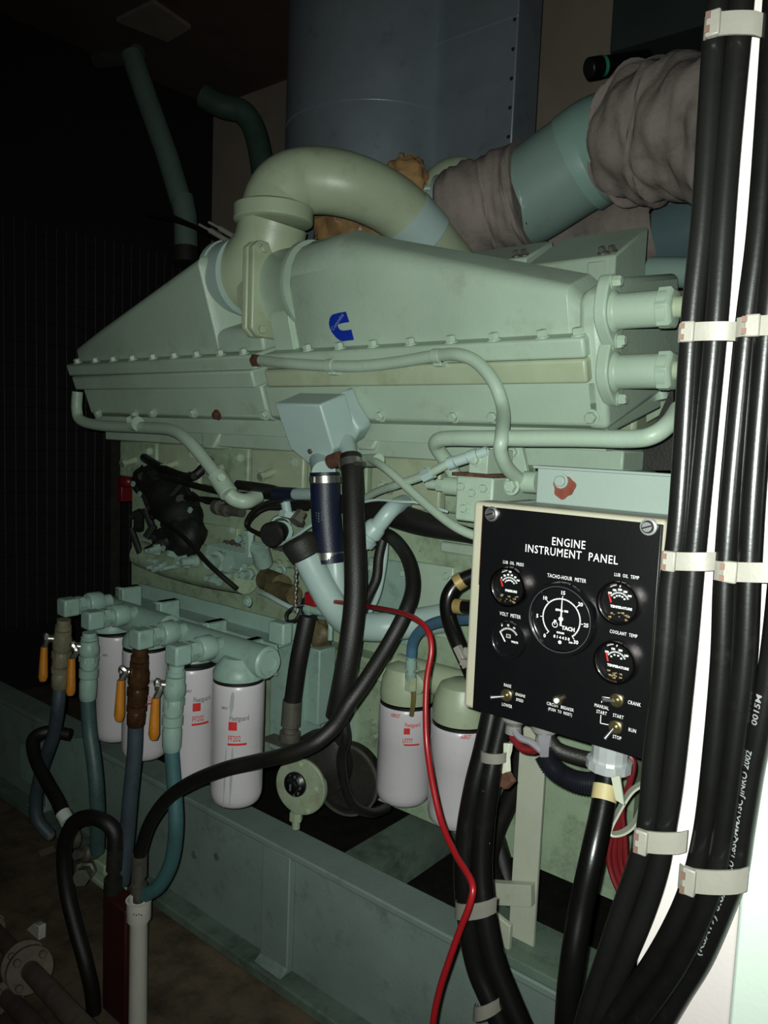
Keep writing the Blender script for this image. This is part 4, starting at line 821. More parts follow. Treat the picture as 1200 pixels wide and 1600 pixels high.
def screw(px, py):
    c = Fz(px, py); mb = MB(); mb.lathe(c, (0, -1, 0), [(0, .0105), (.002, .0105), (.002, .008), (.006, .0075), (.0075, .006)], 24)
    o = put(mb, 'corner_screw', CHROME, pan); mb = MB(); mb.box(c+Vector((0, -.0074, 0)), (.012, .001, .0016), Matrix.Rotation(radians(-20), 3, 'Y')); put(mb, 'slot', BLKPANEL, o)
screw(769, 803); screw(1014, 823)
def arc(mbx, c, Y, r, w_, a0, a1, n=40):
    vs = []
    for i in range(n+1):
        a = radians(a0+(a1-a0)*i/n)
        for rr in (r-w_/2, r+w_/2): vs.append(Vector((c.x+sin(a)*rr, Y, c.z+cos(a)*rr)))
    mbx.add(vs, [(2*i, 2*i+2, 2*i+3, 2*i+1) for i in range(n)])
def tick(mbx, c, Y, r0_, r1_, a, w_):
    a = radians(a); d = Vector((sin(a), 0, cos(a))); n_ = Vector((cos(a), 0, -sin(a)))*w_/2; b = Vector((c.x, Y, c.z)); mbx.add([b+d*r0_-n_, b+d*r1_-n_, b+d*r1_+n_, b+d*r0_+n_], [(0, 1, 2, 3)])
def gtext(mbx, c, Y, s, x, z, size, bold=.0002):
    add_text(mbx, s, size, lambda u, v: Vector((c.x+x+u, Y, c.z+z+v-size*.35)), 'CENTER', bold)
BEZ = mat('black_gauge_bezel', '#101012', .18, var=.1, bump=0, coat=.5)
def gauge(nm, px, py, R, bez, depth=.012):
    c = Fz(px, py); mb = MB()
    mb.lathe(c, (0, -1, 0), [(0, R*1.03), (depth*.6, R*1.03), (depth, R), (depth, R*.90), (depth*.55, R*.86), (depth*.5, R*.84)], 56, cap=False); g = put(mb, nm, bez, pan)
    Y = FY-.001-depth*.33
    mb = MB(); mb.lathe((c.x, FY-.001, c.z), (0, -1, 0), [(0, R*.88), (depth*.33, R*.88)], 48); put(mb, 'dial_face', BLKPANEL, g)
    mb = MB(); mb.lathe((c.x, FY-depth*.82, c.z), (0, -1, 0), [(0, R*.885), (.0012, R*.885)], 48); put(mb, 'glass', GL, g)
    return g, c, Y-.0006
sc_ = YP*1.0
# tachometer
gt, c, Y = gauge('tachometer', 880, 966, .0475, BEZ)
mb = MB(); mb.lathe((c.x, FY-.0115, c.z), (0, -1, 0), [(0, .0433), (.0008, .0433), (.0008, .0427), (0, .0427)], 64, cap=False); put(mb, 'bezel_ring', CHROME, gt)
mb = MB(); arc(mb, c, Y, .0262, .0016, -140, 140)
for i in range(31):
    a = -140+280*i/30; L_ = .004 if i % 5 == 0 else .0022
    tick(mb, c, Y, .0262-.0012, .0262+L_*.6 if i % 5 else .0262+.004, a, .0007 if i % 5 else .001)
for i, s_ in enumerate(('0', '5', '10', '15', '20', '25', '30')):
    a = radians(-140+280*i/6); gtext(mb, c, Y, s_, sin(a)*.0345, cos(a)*.0345, .0068)
gtext(mb, c, Y, 'RPM x 100', 0, .011, .004); gtext(mb, c, Y, 'TACH', .0105, -.011, .0068, .0003); gtext(mb, c, Y, 'HOURS', 0, -.0185, .0032); gtext(mb, c, Y, '8 1 4 4 3 8', .002, -.0245, .0052); gtext(mb, c, Y, '1/10', .0150, -.0285, .003)
arc(mb, c+Vector((-.0085, 0, -.009)), Y, .0036, .0009, 0, 360); arc(mb, c+Vector((.0, 0, -.031)), Y, .0012, .0024, 0, 360)
tick(mb, c+Vector((-.0085, 0, -.009)), Y, 0, .0032, -20, .0012); tick(mb, c+Vector((-.0085, 0, -.009)), Y, .004, .0062, 0, .0035)
put(mb, 'dial_print', WHT, gt, smooth=False)
mb = MB(); mb.prism([Vector((c.x, Y-.0012, c.z))+Vector(v) for v in ((-.0013, 0, -.009), (.0013, 0, -.009), (.0004, 0, .0275), (-.0004, 0, .0275))], (0, .0005, 0)); mb.lathe((c.x, Y-.0004, c.z), (0, -1, 0), [(0, .003), (.0014, .003)], 20); put(mb, 'needle', WHT, gt)
# small gauges
CHB = mat('tarnished_chrome_bezel', '#8a7f80', .18, metal=1, var=.1, bump=0)
def small(nm, px, py, title, unit, needle, nums):
    g, c, Y = gauge(nm, px, py, .0270, CHB, .012); mb = MB()
    arc(mb, c, Y, .0125, .0010, -55, 60)
    for i in range(13): tick(mb, c, Y, .0115, .0140, -55+115*i/12, .0007)
    for i, s_ in enumerate(nums):
        a = radians(-50+100*i/(len(nums)-1)); gtext(mb, c, Y, s_, sin(a)*.0165, cos(a)*.0165, .0034)
        gtext(mb, c, Y, s_[:2], sin(a)*.0085, cos(a)*.0090, .0026)
    gtext(mb, c, Y, title, .003, -.0055, .0042); gtext(mb, c, Y, unit, 0, .0205, .0032); arc(mb, c, Y, .0220, .0007, -35, -12)
    put(mb, 'dial_print', WHT, g, smooth=False)
    mb = MB(); a = radians(needle); p0 = Vector((c.x-.010, Y-.0006, c.z-.001)); p1 = p0+Vector((sin(a), 0, cos(a)))*.011; n_ = Vector((cos(a), 0, -sin(a)))*.0008; mb.prism([p0-n_*1.4, p1-n_, p1+n_, p0+n_*1.4], (0, .0004, 0)); put(mb, 'needle', REDP, g)
    rn = random.Random(px); mb = MB()
    for k in range(16):
        mb.sphere((c.x+rn.uniform(-.012, .014), Y-.0006, c.z-.0165+rn.uniform(-.004, .005)), rn.uniform(.0006, .0018), 4, (1.4, .3, .8))
    put(mb, 'debris_behind_glass', mat('tan_debris', '#8b7a55', .4, metal=.3, var=.4, scale=200), g, kind='stuff')
    return g
small('oil_pressure_gauge', 799, 916, 'PRESSURE', 'PSI', -22, ('0', '20', '40', '60', '80', '100'))
small('oil_temperature_gauge', 970, 941, 'TEMPERATURE', 'F', -20, ('100', '150', '200', '250', '300'))
small('coolant_temperature_gauge', 965, 1033, 'TEMPERATURE', 'F', -16, ('100', '150', '200', '250'))
g, c, Y = gauge('volt_meter', 797, 998, .0258, BEZ, .010)
mb = MB(); arc(mb, c, Y, .0150, .0009, -50, 55)
for i in range(12): tick(mb, c, Y, .0135, .0165, -50+105*i/11, .0008)
for i, s_ in enumerate(('8', '12', '16')): gtext(mb, c, Y, s_, -.011+.0095*i, .0175+.002*(i == 1), .0036)
q = c+Vector((.0, 0, .0045))
for dx, dz, w_, h_ in ((0, .0022, .0066, .0006), (0, -.0022, .0066, .0006), (-.003, 0, .0006, .0045), (.003, 0, .0006, .0045), (-.001, 0, .0012, .0006), (.0015, 0, .0012, .0006), (.0015, 0, .0006, .0014)):
    mb.add([(q.x+dx-w_/2, Y, q.z+dz-h_/2), (q.x+dx+w_/2, Y, q.z+dz-h_/2), (q.x+dx+w_/2, Y, q.z+dz+h_/2), (q.x+dx-w_/2, Y, q.z+dz+h_/2)], [(0, 1, 2, 3)])
gtext(mb, c, Y, 'VOLTS', .010, -.002, .0035); put(mb, 'dial_print', WHT, g, smooth=False)
mb = MB(); a = Vector((c.x-.0135, Y-.0006, c.z+.009)); b = Vector((c.x-.0045, Y-.0006, c.z-.004)); n_ = Vector((.0007, 0, .0005)); mb.prism([a-n_, b-n_, b+n_, a+n_], (0, .0004, 0)); put(mb, 'needle', WHT, g)
def toggle(nm, px, py, dirv, rust_=False):
    c = Fz(px, py); mb = MB(); mb.lathe(c, (0, -1, 0), [(0, .0088), (.002, .0088), (.003, .0075)], 24); mb.lathe(c+Vector((0, -.002, 0)), (0, -1, 0), [(0, .0068), (.004, .0068)], 6); mb.lathe(c, (0, -1, 0), [(0, .0045), (.009, .0045)], 16)
    o = put(mb, nm, mat('tarnished_switch_nut', '#8f8464', .3, metal=.9, var=.2, scale=80, bump=0), pan)
    if dirv: mb = MB(); s = c+Vector((0, -.008, 0)); mb.tube([s, s+Vector(dirv)*.5, s+Vector(dirv)], .002, 10, 1, rad=lambda t: .0015+.0012*t); put(mb, 'lever', CHROME, o)
toggle('toggle_switch', 792, 1086, (-.014, -.012, -.002)); toggle('toggle_switch', 964, 1094, (-.012, -.010, .003)); toggle('toggle_switch', 962, 1136, (-.006, -.010, -.012))
c = Fz(873, 1093); mb = MB(); mb.lathe(c, (0, -1, 0), [(0, .0064), (.003, .0064), (.004, .006), (.006, .006), (.006, .004), (.002, .004)], 24); put(mb, 'breaker_collar', MATS['tarnished_switch_nut'], pan)
mb = MB(); mb.lathe(c, (0, -1, 0), [(0, .0035), (.008, .0035), (.009, .002)], 16); put(mb, 'breaker_button', WHT, pan)
# panel support: green angle beam behind the top, cream post below
PSB = mat('pale_grey_green_paint', '#8b9992', .42, var=.04, dirt=.06, scale=5)
bmx = thing('panel_support_beam', 'pale green steel channel behind the panel top, with bolt in a rust ring', 'beam', P(940, 785, 1.02))
a = P(840, 727, 1.02); b = P(1060, 790, 1.02); zbm = P(840, 786, 1.02).z
mb = MB(); mb.bb((a.x, 1.02, zbm), (.0, 1.03, a.z)); put(mb, 'web', PSB, bmx, bevel=.002)
mb = MB(); mb.bb((a.x-.003, .985, zbm-.008), (.0, 1.03, zbm)); put(mb, 'bottom_lip', PSB, bmx, bevel=.002)
mb = MB(); mb.bb((a.x, 1.005, a.z-.004), (.0, 1.03, a.z)); put(mb, 'top_lip', PSB, bmx, bevel=.001)
q = P(877, 756, 1.019)
mb = MB(); vs = []
for k in range(30):
    an = 2*pi*k/30; rr = .017*(1+.10*sin(3*an+1)+.06*sin(7*an)); vs.append(q+Vector((.004+cos(an)*rr, 0, -.004+sin(an)*rr)))
mb.prism(vs, (0, .0008, 0)); put(mb, 'rust_patch', mat('red_brown_rust', '#6e3526', .8, var=.25, scale=60), bmx)
mb = MB(); mb.bolt(q+Vector((0, 0, .004)), (0, -1, 0), .008, .007, True, 14); put(mb, 'beam_bolt', PSB, bmx)
PY = 1.33; post = thing('panel_post', 'flat cream and green painted post below the panel with clamp arms', 'post', (P(822, 1455, PY).x, PY, zt_s+.022))
xp0 = P(811, 1180, PY).x; xp1 = P(852, 1180, PY).x; zpt = P(830, 1105, PY).z
mb = MB(); mb.bb((xp0, PY, zt_s+.022), (xp1, PY+.008, zpt)); put(mb, 'post_bar', CREAM, post, bevel=.001)
mb = MB(); mb.prism([P(757, 1379, 1.31), P(829, 1384, 1.31), P(830, 1418, 1.31), P(763, 1414, 1.31)], (0, .018, 0)); put(mb, 'clamp_arm', CREAM, post, bevel=.001)
mb = MB(); mb.prism([P(760, 1416, 1.29), P(775, 1430, 1.29), (P(797, 1448, 1.29)), P(795, 1487, 1.29), P(778, 1484, 1.29), P(770, 1465, 1.29)], (0, .012, 0)); put(mb, 'clamp_hook', CREAM, post, bevel=.002)
def ribbon(pts, w0, t, wd=(0, 1, 0)):
    P_ = smooth_path(pts, 6); R = []; wd = Vector(wd)
    for i, p in enumerate(P_):
        tg = (P_[min(i+1, len(P_)-1)]-P_[max(0, i-1)]).normalized(); n_ = tg.cross(wd).normalized()
        R.append([p-wd*w0/2-n_*t/2, p+wd*w0/2-n_*t/2, p+wd*w0/2+n_*t/2, p-wd*w0/2+n_*t/2])
    mb = MB(); mb.rings(R); return mb
mb = MB(); mb.prism([P(795, 1162, .955), P(776, 1160, .955), P(769, 1168, .955), P(768, 1192, .955), P(773, 1214, .955), P(792, 1206, .955), P(791, 1184, .955), P(794, 1173, .955)], (.004, .006, 0)); put(mb, 'hook_strap', CREAM, post, bevel=.001)
mb = MB(); mb.prism([P(773, 1214, .955), P(780, 1228, .957), P(788, 1234, .958), P(801, 1221, .958), P(792, 1206, .955)], (.004, .006, 0)); put(mb, 'rusty_hook_tip', RUSTY, post, bevel=.001)
mb = MB(); mb.prism([P(776, 1160, .955), P(795, 1150, .99), P(835, 1165, 1.32), P(835, 1172, 1.32), P(795, 1163, .955)], (0, .006, -.002)); put(mb, 'hook_arm', CREAM, post)
# terminal boots under panel
tb = thing('cable_gland', 'grey translucent cable gland boots under the panel edge', 'cable gland', P(812, 1150, .94))
for px, py in ((803, 1125), (850, 1142)):
    a = P(px, py, .95); mb = MB(); mb.lathe(a+Vector((0, 0, .015)), (0, 0, -1), [(0, .018), (.014, .018), (.022, .011), (.034, .012), (.036, .008)], 20); put(mb, 'gland_boot', mat('grey_boot', '#716e6b', .35, var=.1), tb)
hose('sense_wire', 'pale wires from the gland boots to the corrugated conduit', 'wire', [(800, 1135, .945), (812, 1152, .94), (830, 1160, .94), (848, 1175, .94)], .005, mat('grey_wire', '#77747a', .4), n=8)
hose('sense_wire', 'maroon wire below the panel gland boots', 'wire', [(800, 1150, .95), (815, 1168, .945), (832, 1172, .945), (842, 1168, .945)], .006, DRED, n=8)
for k in range(5): hose('sense_wire', 'bundle of grey wires fanning from gland boot to conduit', 'wire', [(843+k*4, 1148, .935), (846+k*2.5, 1165, .934), (846+k*2.2, 1182, .936)], .0022, MATS['grey_wire'], n=6, sub=3, group='grey wires under the gland boot')
# corrugated conduits
def corr(nm, label, pts, r, M_):
    mb = MB(); P_ = smooth_path([P(*q) for q in pts], 14); R = []; prev = None
    for i, p in enumerate(P_):
        t = (P_[min(i+1, len(P_)-1)]-P_[max(0, i-1)]).normalized()
        if prev is None: a, b, _ = basis_of(t)
        else: a = (prev-t*prev.dot(t)).normalized(); b = t.cross(a)
        prev = a; rr = r*(1 if i % 2 else .88); R.append([p+(a*cos(2*pi*k/20)+b*sin(2*pi*k/20))*rr for k in range(20)])
    mb.rings(R); return put(mb, nm, M_, label=label, cat='conduit', ang=25)
CORR = mat('corrugated_navy_black', '#14161d', .4, var=.2, bump=0)
corr('corrugated_conduit', 'dark corrugated conduit sagging right below the panel', [(850, 1178, .95), (862, 1198, .95), (880, 1212, .955), (905, 1222, .96), (935, 1224, .965), (965, 1218, .97)], .0155, CORR)
hose('black_cable', 'black cable arching right under the panel above the corrugated conduit', 'cable', [(855, 1152, .96), (870, 1170, .965), (895, 1180, .97), (925, 1187, .975), (950, 1188, .98)], .0105, BLACKR)
# metal gland with labelled cable
lc_ = thing('power_cable', 'black cable with yellow paper label hanging from chromed gland under the panel', 'cable', P(890, 1600, .86))
mb = MB(); a = P(956, 1140, .965); b = P(951, 1203, .965); d = b-a; L = d.length
mb.lathe(a, d, [(0, .022), (L*.05, .024), (L*.74, .024), (L*.75, .030), (L*.95, .030), (L, .022)], 14, ); put(mb, 'metal_gland', mat('bright_zinc', '#c2c6c6', .3, metal=.45, var=.1, scale=40, bump=0), lc_, ang=15)
mb = MB(); mb.tube([P(952, 1185, .965), P(949, 1215, .955), P(940, 1270, .93), P(925, 1340, .90), P(908, 1420, .88), P(895, 1500, .86), P(887, 1580, .855), P(884, 1680, .85)], .0155, 26, 8); put(mb, 'cable_body', BLACKP, lc_)
mb = MB(); mb.cyl(P(951, 1196, .964), P(949.5, 1212, .958), .0185, n=20); put(mb, 'collar', STEEL, lc_)
mb = MB(); mb.cyl(P(946.5, 1228, .9485), P(943.0, 1252, .938), .0164, n=28); put(mb, 'paper_label', mat('yellowed_label', '#b3a578', .5, var=.05, bump=0), lc_)
# steel tag plates and red wires behind
mb = MB(); mb.prism([P(955, 1215, .93), P(968, 1212, .93), P(975, 1258, .93), P(962, 1250, .93)], (0, .003, 0)); put(mb, 'tag_strip', CREAM, label='bent metal strip beside the labelled cable', cat='bracket')
mb = ribbon([P(1003, 1225, 1.0), P(985, 1238, 1.0), P(965, 1270, 1.0), P(952, 1300, 1.0), (P(970, 1302, 1.0)), P(990, 1288, 1.0), P(1003, 1262, 1.0)], .02, .003, (.5, -.8, .2)); put(mb, 'bracket_loop', CREAM, label='rust-speckled pale bracket loop between labelled cable and cable bundle', cat='bracket')
for k in range(4): hose('red_wire', 'one of several red wires looping behind the lower cable bundle', 'wire', [(975-k*3, 1170+k*12, 1.03+k*.004), (990-k*2, 1195+k*8, 1.03), (975-k*1, 1250+k*4, 1.03), (955+k*7, 1310, 1.03), (952+k*9, 1350, 1.03), (968+k*8, 1395, 1.03), (990+k*6, 1430, 1.04)], .0042, DRED, n=8, group='red wires behind the cable bundle')
# left bundle under the panel
for lab, pts in (('outer left black cable of the bundle beneath the panel, behind the red cable', [(770, 1110, .97), (757, 1170, .955), (742, 1230, .94), (730, 1300, .93), (726, 1370, .92), (732, 1440, .92), (745, 1510, .92), (770, 1570, .92), (800, 1640, .92)]),
                 ('inner right black cable of the bundle beneath the panel, passing the cream clamp arm', [(790, 1110, .975), (775, 1170, .96), (763, 1230, .945), (755, 1300, .935), (752, 1360, .925), (758, 1430, .915), (772, 1500, .91), (795, 1560, .91), (825, 1630, .91)])):
    hose('power_cable', lab, 'cable', pts, .0165, BLACKPC, n=22)
hose('power_cable', 'slack black cable in the dark between the post and the left bundle', 'cable', [(815, 1170, 1.40), (800, 1240, 1.40), (775, 1300, 1.39), (765, 1350, 1.39), (785, 1400, 1.41)], .020, BLACKR)
hose('power_cable', 'black cable behind the post, lower, curving to the right', 'cable', [(800, 1420, 1.44), (790, 1370, 1.46), (780, 1330, 1.47), (770, 1290, 1.48)], .024, BLACKR)
def strapping(nm, label, px0, px1, py, h, Y, slope=0, M_=CLAMP, buckle=True, bulge=.018):
    a = P(px0, py, Y); b = P(px1, py+slope, Y); mb = MB(); n = 10; R = []; hh = wid(h, (a-CAM).dot(FW))
    for i in range(n+1):
        t = i/n; p = a+(b-a)*t; y = Y-bulge*sin(pi*min(1, max(0, t)))**.45*1.0
        R.append([Vector((p.x, y, p.z-hh/2)), Vector((p.x, y, p.z+hh/2)), Vector((p.x, y+.0022, p.z+hh/2)), Vector((p.x, y+.0022, p.z-hh/2))])
    mb.rings(R); o = put(mb, nm, M_, label=label, cat='clamp')
    if buckle:
        mb = MB(); k = a+(b-a)*.22; mb.box(Vector((k.x, Y-bulge*.95, k.z)), (wid(22, .62)*Y/.62*.9, .006, hh*1.12)); put(mb, 'buckle', M_, o, bevel=.0012)
        mb = MB(); k = a+(b-a)*.14
        for s_ in (-1, 1): mb.box(Vector((k.x, Y-bulge*.95-.0035, k.z+s_*hh*.3)), (.0035, .001, hh*.3))
        put(mb, 'slot_rust', mat('dark_slot', '#5a4238', .7), o)
    return o
strapping('cable_clamp', 'grey strap around the black bundle left of the cream clamp arm', 712, 775, 1418, 26, .905, -4, buckle=False, bulge=.02)
strapping('cable_clamp', 'dirty strap near the bottom of the bundle beneath the panel', 742, 785, 1578, 24, .90, -12, buckle=False, bulge=.02)
strapping('cable_clamp', 'small grey strap on the cables just under the panel corner', 752, 790, 1178, 16, .945, 6, buckle=False, bulge=.015)
# base plate lip in front right of skid
mb = MB(); a = P(775, 1480, 1.0)
# ------------------------------------------------------------ right cable bundles
CY = .642; RC_ = .0090
L1 = [(1129, -60), (1122, 0), (1115, 73), (1098, 337), (1081, 506), (1067, 731), (1058, 844), (1047, 913), (1042, 987), (1034, 1075), (1023, 1162), (1012, 1285), (998, 1345), (972, 1420), (942, 1510), (918, 1580), (900, 1660)]
L2 = [(1165, -60), (1159, 0), (1154, 62), (1137, 253), (1120, 489), (1103, 675), (1086, 855), (1081, 913), (1071, 1031), (1053, 1206), (1040, 1293), (1028, 1359), (1007, 1425), (976, 1500), (945, 1570), (915, 1660)]
RR1 = [(1216, -60), (1212, 0), (1188, 337), (1168, 506), (1146, 731), (1137, 844), (1132, 922), (1128, 1031), (1117, 1162), (1102, 1293), (1083, 1375), (1057, 1440), (1016, 1512), (965, 1580), (915, 1650)]
RR2 = [(1245, -60), (1241, 0), (1217, 337), (1199, 506), (1180, 731), (1171, 880), (1164, 1031), (1149, 1162), (1132, 1293), (1118, 1370), (1098, 1430), (1064, 1500), (1030, 1552), (995, 1600), (960, 1660)]
RR3 = [(1290, -60), (1286, 0), (1262, 337), (1245, 506), (1232, 731), (1222, 880), (1206, 1031), (1186, 1150), (1175, 1206), (1161, 1293), (1150, 1363), (1131, 1416), (1097, 1495), (1062, 1553), (1035, 1600), (1005, 1660)]
def cab(label, pts, Y, M_=BLACKP, r=RC_):
    mb = MB(); mb.tube([P(x, y, Y) for x, y in pts], r, 28, 8); return put(mb, 'power_cable', M_, label=label, cat='cable')
cab('leftmost thick black cable on the white wall, next to the instrument panel', L1, CY, BLACKPC)
cab('second thick black cable from the left on the white wall', L2, CY, BLACKPC)
cab('thick black cable at the left of the right-hand bundle on the white wall', RR1, CY-.002)
cab('middle thick black cable of the right-hand bundle, bright highlight line', RR2, CY-.010)
c3 = cab('rightmost thick black cable of the right-hand bundle, white lettering along it', RR3, CY-.004)
# lettering running up the cable
P_ = smooth_path([P(x, y, CY-.004) for x, y in RR3], 10)
seg = [0]
for i in range(1, len(P_)): seg.append(seg[-1]+(P_[i]-P_[i-1]).length)
def onpath(s):
    for i in range(1, len(P_)):
        if s <= seg[i] or i == len(P_)-1:
            t = (s-seg[i-1])/(seg[i]-seg[i-1]); return P_[i-1]+(P_[i]-P_[i-1])*t, (P_[i]-P_[i-1]).normalized()
def s_at(py):
    best = min(range(len(P_)), key=lambda i: abs(800-FPX*((P_[i]-CAM).dot(UP)/(P_[i]-CAM).dot(FW))-py)); return seg[best]
mb = MB()
def ctext(s, py0, py1, size, th0=-22):
    s0 = s_at(py0); s1 = s_at(py1); vs, fs = text_geo(s, size, 'LEFT', .0001); wx = max(v.x for v in vs); k = (s0-s1)/wx; out = []
    for v in vs:
        p, t = onpath(s0-v.x*k); side = t.cross(Vector((0, 1, 0))).normalized()
        if side.x < 0: side = -side
        th = radians(th0)+(-(v.y-size*.35))*-1/RC_*-1
        out.append(p+(side*sin(th)+Vector((0, -1, 0))*cos(th))*RC_*1.05)
    mb.add(out, fs)
ctext('(KSA19) 0.6/1', 1490, 1385, .0064); ctext('TFCU 1.8SQMMX1SC JINRO 2002', 1372, 1168, .0064); ctext('0015M', 1128, 1088, .0064)
put(mb, 'cable_lettering', mat('grey_white_ink', '#6f716f', .5, var=.2, bump=0), c3, smooth=False)
for lab, a, b, y, h, sl, Yc in (('grey clamp strap at the top of the left-hand wall cables', 1100, 1192, 45, 34, -6, .634), ('grey clamp strap on the left-hand wall cables beside the coolant pipes', 1060, 1152, 521, 28, -3, .634), ('grey clamp strap with rusty slots beside the panel top corner', 1033, 1118, 875, 28, 2, .634), ('grey clamp strap on left-hand wall cables below the panel', 990, 1073, 1309, 34, 6, .634),
                 ('plain strap on the right-hand cables at mid height', 1150, 1300, 512, 30, -3, .626), ('rust-marked strap on the right-hand cables level with the panel lettering', 1116, 1262, 891, 30, 3, .626), ('pale clamp strap low on the right-hand cables, rust on its buckle', 1060, 1168, 1368, 38, 6, .622)):
    strapping('cable_clamp', lab, a, b, y, h, Yc, sl, bulge=.008 if Yc > .63 else .010)
# ------------------------------------------------------------ lower left
pv = thing('drain_pipe', 'white plastic drain pipe with flared top standing at lower left', 'pipe', (P(217, 1500, .95).x, .95, 0))
c = P(217, 1405, .95); zt_ = c.z; mb = MB(); mb.lathe((c.x, .95, 0), (0, 0, 1), [(0, .0205), (zt_-.055, .0205), (zt_-.045, .0275), (zt_-.004, .0275), (zt_, .029), (zt_, .024), (zt_-.03, .024)], 36, cap=False); put(mb, 'pipe_body', PVC, pv)
mb = MB()
for k in range(4): mb.sphere(P(209+k*4, 1429+(k % 2), .925), .0015, 4)
put(mb, 'drill_marks', BLACKR, pv)
mb = MB(); a = P(218, 1336, .95); b = P(216, 1408, .95); d = b-a; L = d.length; mb.lathe(a, d, [(0, .017), (L*.45, .0175), (L*.47, .013), (L*.6, .013), (L*.62, .018), (L*.8, .018), (L*.82, .012), (L, .012)], 16); put(mb, 'hose_ferrule', STEELD, label='dull steel hose ferrule entering the top of the white pipe', cat='hose fitting')
mp = thing('maroon_post', 'dark maroon painted square post left of the white pipe', 'post', (P(175, 1500, .93).x, .95, 0))
a = P(160, 1398, .93); b = P(196, 1398, .93); mb = MB(); mb.bb((a.x, .93, 0), (b.x, .98, a.z)); put(mb, 'post_body', MAROON, mp, bevel=.004)
mb = MB(); a = P(180, 1325, .93); b = P(176, 1392, .93); d = b-a; L = d.length; mb.lathe(a, d, [(0, .018), (L*.5, .018), (L*.52, .014), (L*.7, .014), (L*.72, .021), (L, .021)], 16); put(mb, 'hose_ferrule', DARKM, label='dark oily hose ferrule above the maroon post', cat='hose fitting')
hose('drain_hose', 'black hose arching over and down to the floor left of the maroon post', 'hose', [(180, 1328, .93), (178, 1300, .93), (162, 1283, .92), (135, 1277, .91), (112, 1290, .90), (100, 1330, .90), (104, 1390, .90), (118, 1450, .90), (135, 1510, .90), (146, 1570, .91), (150, 1700, .92)], .0175, BLACKR)
hose('drain_hose', 'black bent hose at far left with white cut end beside the slate hose', 'hose', [(110, 1148, 1.06), (75, 1143, 1.02), (52, 1155, .98), (55, 1185, .96), (72, 1220, .95), (90, 1252, .94), (100, 1278, .93)], .0165, BLACKR)
mb = MB(); mb.cyl(P(98, 1270, .93), P(106, 1284, .93), .0175, n=20); put(mb, 'cut_end', mat('pale_cut_end', '#b9c2b8', .5), label='pale tape collar at the end of the bent black hose', cat='collar')
# valve block clutter behind hose loop
vb = thing('drain_manifold', 'oily dark manifold with fittings inside the black hose loop, lower left', 'manifold', P(150, 1390, 1.05))
mb = MB(); mb.bb(P(118, 1360, 1.06), P(200, 1385, 1.10)); mb.box(P(160, 1345, 1.06), (.10, .05, .03)); put(mb, 'manifold_body', GREEND, vb, bevel=.004)
mb = MB(); a = P(138, 1358, 1.02); mb.lathe(a, (.6, -.6, .2), [(0, .024), (.02, .024), (.024, .018), (.05, .018), (.05, .022), (.07, .022)], 6); mb.lathe(P(150, 1330, 1.04), (.2, -.9, .3), [(0, .02), (.04, .02), (.045, .012), (.07, .012)], 16); mb.lathe(P(120, 1310, 1.06), (-.1, -1, .2), [(0, .026), (.03, .026), (.032, .016)], 20); put(mb, 'manifold_port', STEELD, vb)
mb = MB(); mb.sphere(P(70, 1297, 1.02), .02, 7, (1.3, .8, .8)); mb.sphere(P(78, 1305, 1.02), .014, 6); put(mb, 'hose_end_fitting', BROWNP, vb)
# flanged brown pipes bottom left corner
def fpipe(label, a, b, r, fls):
    o = thing('flanged_pipe', label, 'pipe', P(*b)); A = P(*a); B = P(*b); d = (B-A).normalized(); mb = MB(); mb.cyl(A, B, r, n=28); put(mb, 'pipe_body', BROWNP, o)
    for t, rr, ln in fls:
        c = A+(B-A)*t; mb = MB(); mb.lathe(c, d, [(0, rr), (.004, rr+.002), (ln, rr+.002), (ln+.002, rr)], 36); f = put(mb, 'pipe_flange', BROWNP, o)
        a_, b_, _ = basis_of(d); mb = MB()
        for k in range(4):
            an = pi/4+pi/2*k; q = c+(a_*cos(an)+b_*sin(an))*rr*.78; mb.bolt(q+d*ln, d, .009, .012); mb.bolt(q, -d, .009, .010)
        put(mb, 'flange_bolt', BROWNP, f)
    return o
fpipe('brown flanged pipe crossing the lower left corner, bolted flange midway', (-40, 1420, .95), (205, 1690, .62), .020, ((.20, .030, .008), (.47, .048, .014), (.512, .048, .014)))
fpipe('second brown pipe with collar beneath the first one, lower left corner', (-40, 1500, .88), (120, 1680, .66), .020, ((.42, .036, .012),))
mb = MB(); mb.prism([P(37, 1455, .95), P(52, 1443, .95), P(61, 1448, .95), P(60, 1480, .95), P(56, 1497, .95), P(36, 1485, .95)], (0, .02, 0)); put(mb, 'valve_tag', PVC, label='pale angular bracket piece behind the brown flanged pipe', cat='bracket', bevel=.002)
# grey base beam far left running down
mb = MB(); mb.prism([P(60, 1330, 1.15), P(85, 1385, 1.15), P(138, 1515, 1.15), P(118, 1515, 1.15), P(40, 1370, 1.15)], (0, .05, 0)); put(mb, 'floor_angle', mat('grey_brown_angle', '#5b544c', .6, var=.2), label='dim grey steel angle slanting to the floor at lower left', cat='angle bar')
mb = MB(); mb.prism([P(-40, 1360, 1.22), P(60, 1400, 1.22), P(140, 1540, 1.22), P(-40, 1480, 1.22)], (0, .03, 0)); put(mb, 'floor_box', mat('dark_grey_plate', '#3c3934', .7, var=.2), label='dark steel plate behind the black hose at the lower left corner', cat='plate')
# pale wedge near floor
mb = MB(); mb.prism([P(152, 1537, 1.0), P(158, 1545, 1.0), P(155, 1600, 1.0), P(135, 1600, 1.0), P(140, 1560, 1.0)], (0, .02, 0)); put(mb, 'floor_wedge', TEAL, label='small pale green wedge between hose and maroon post near the floor', cat='wedge')
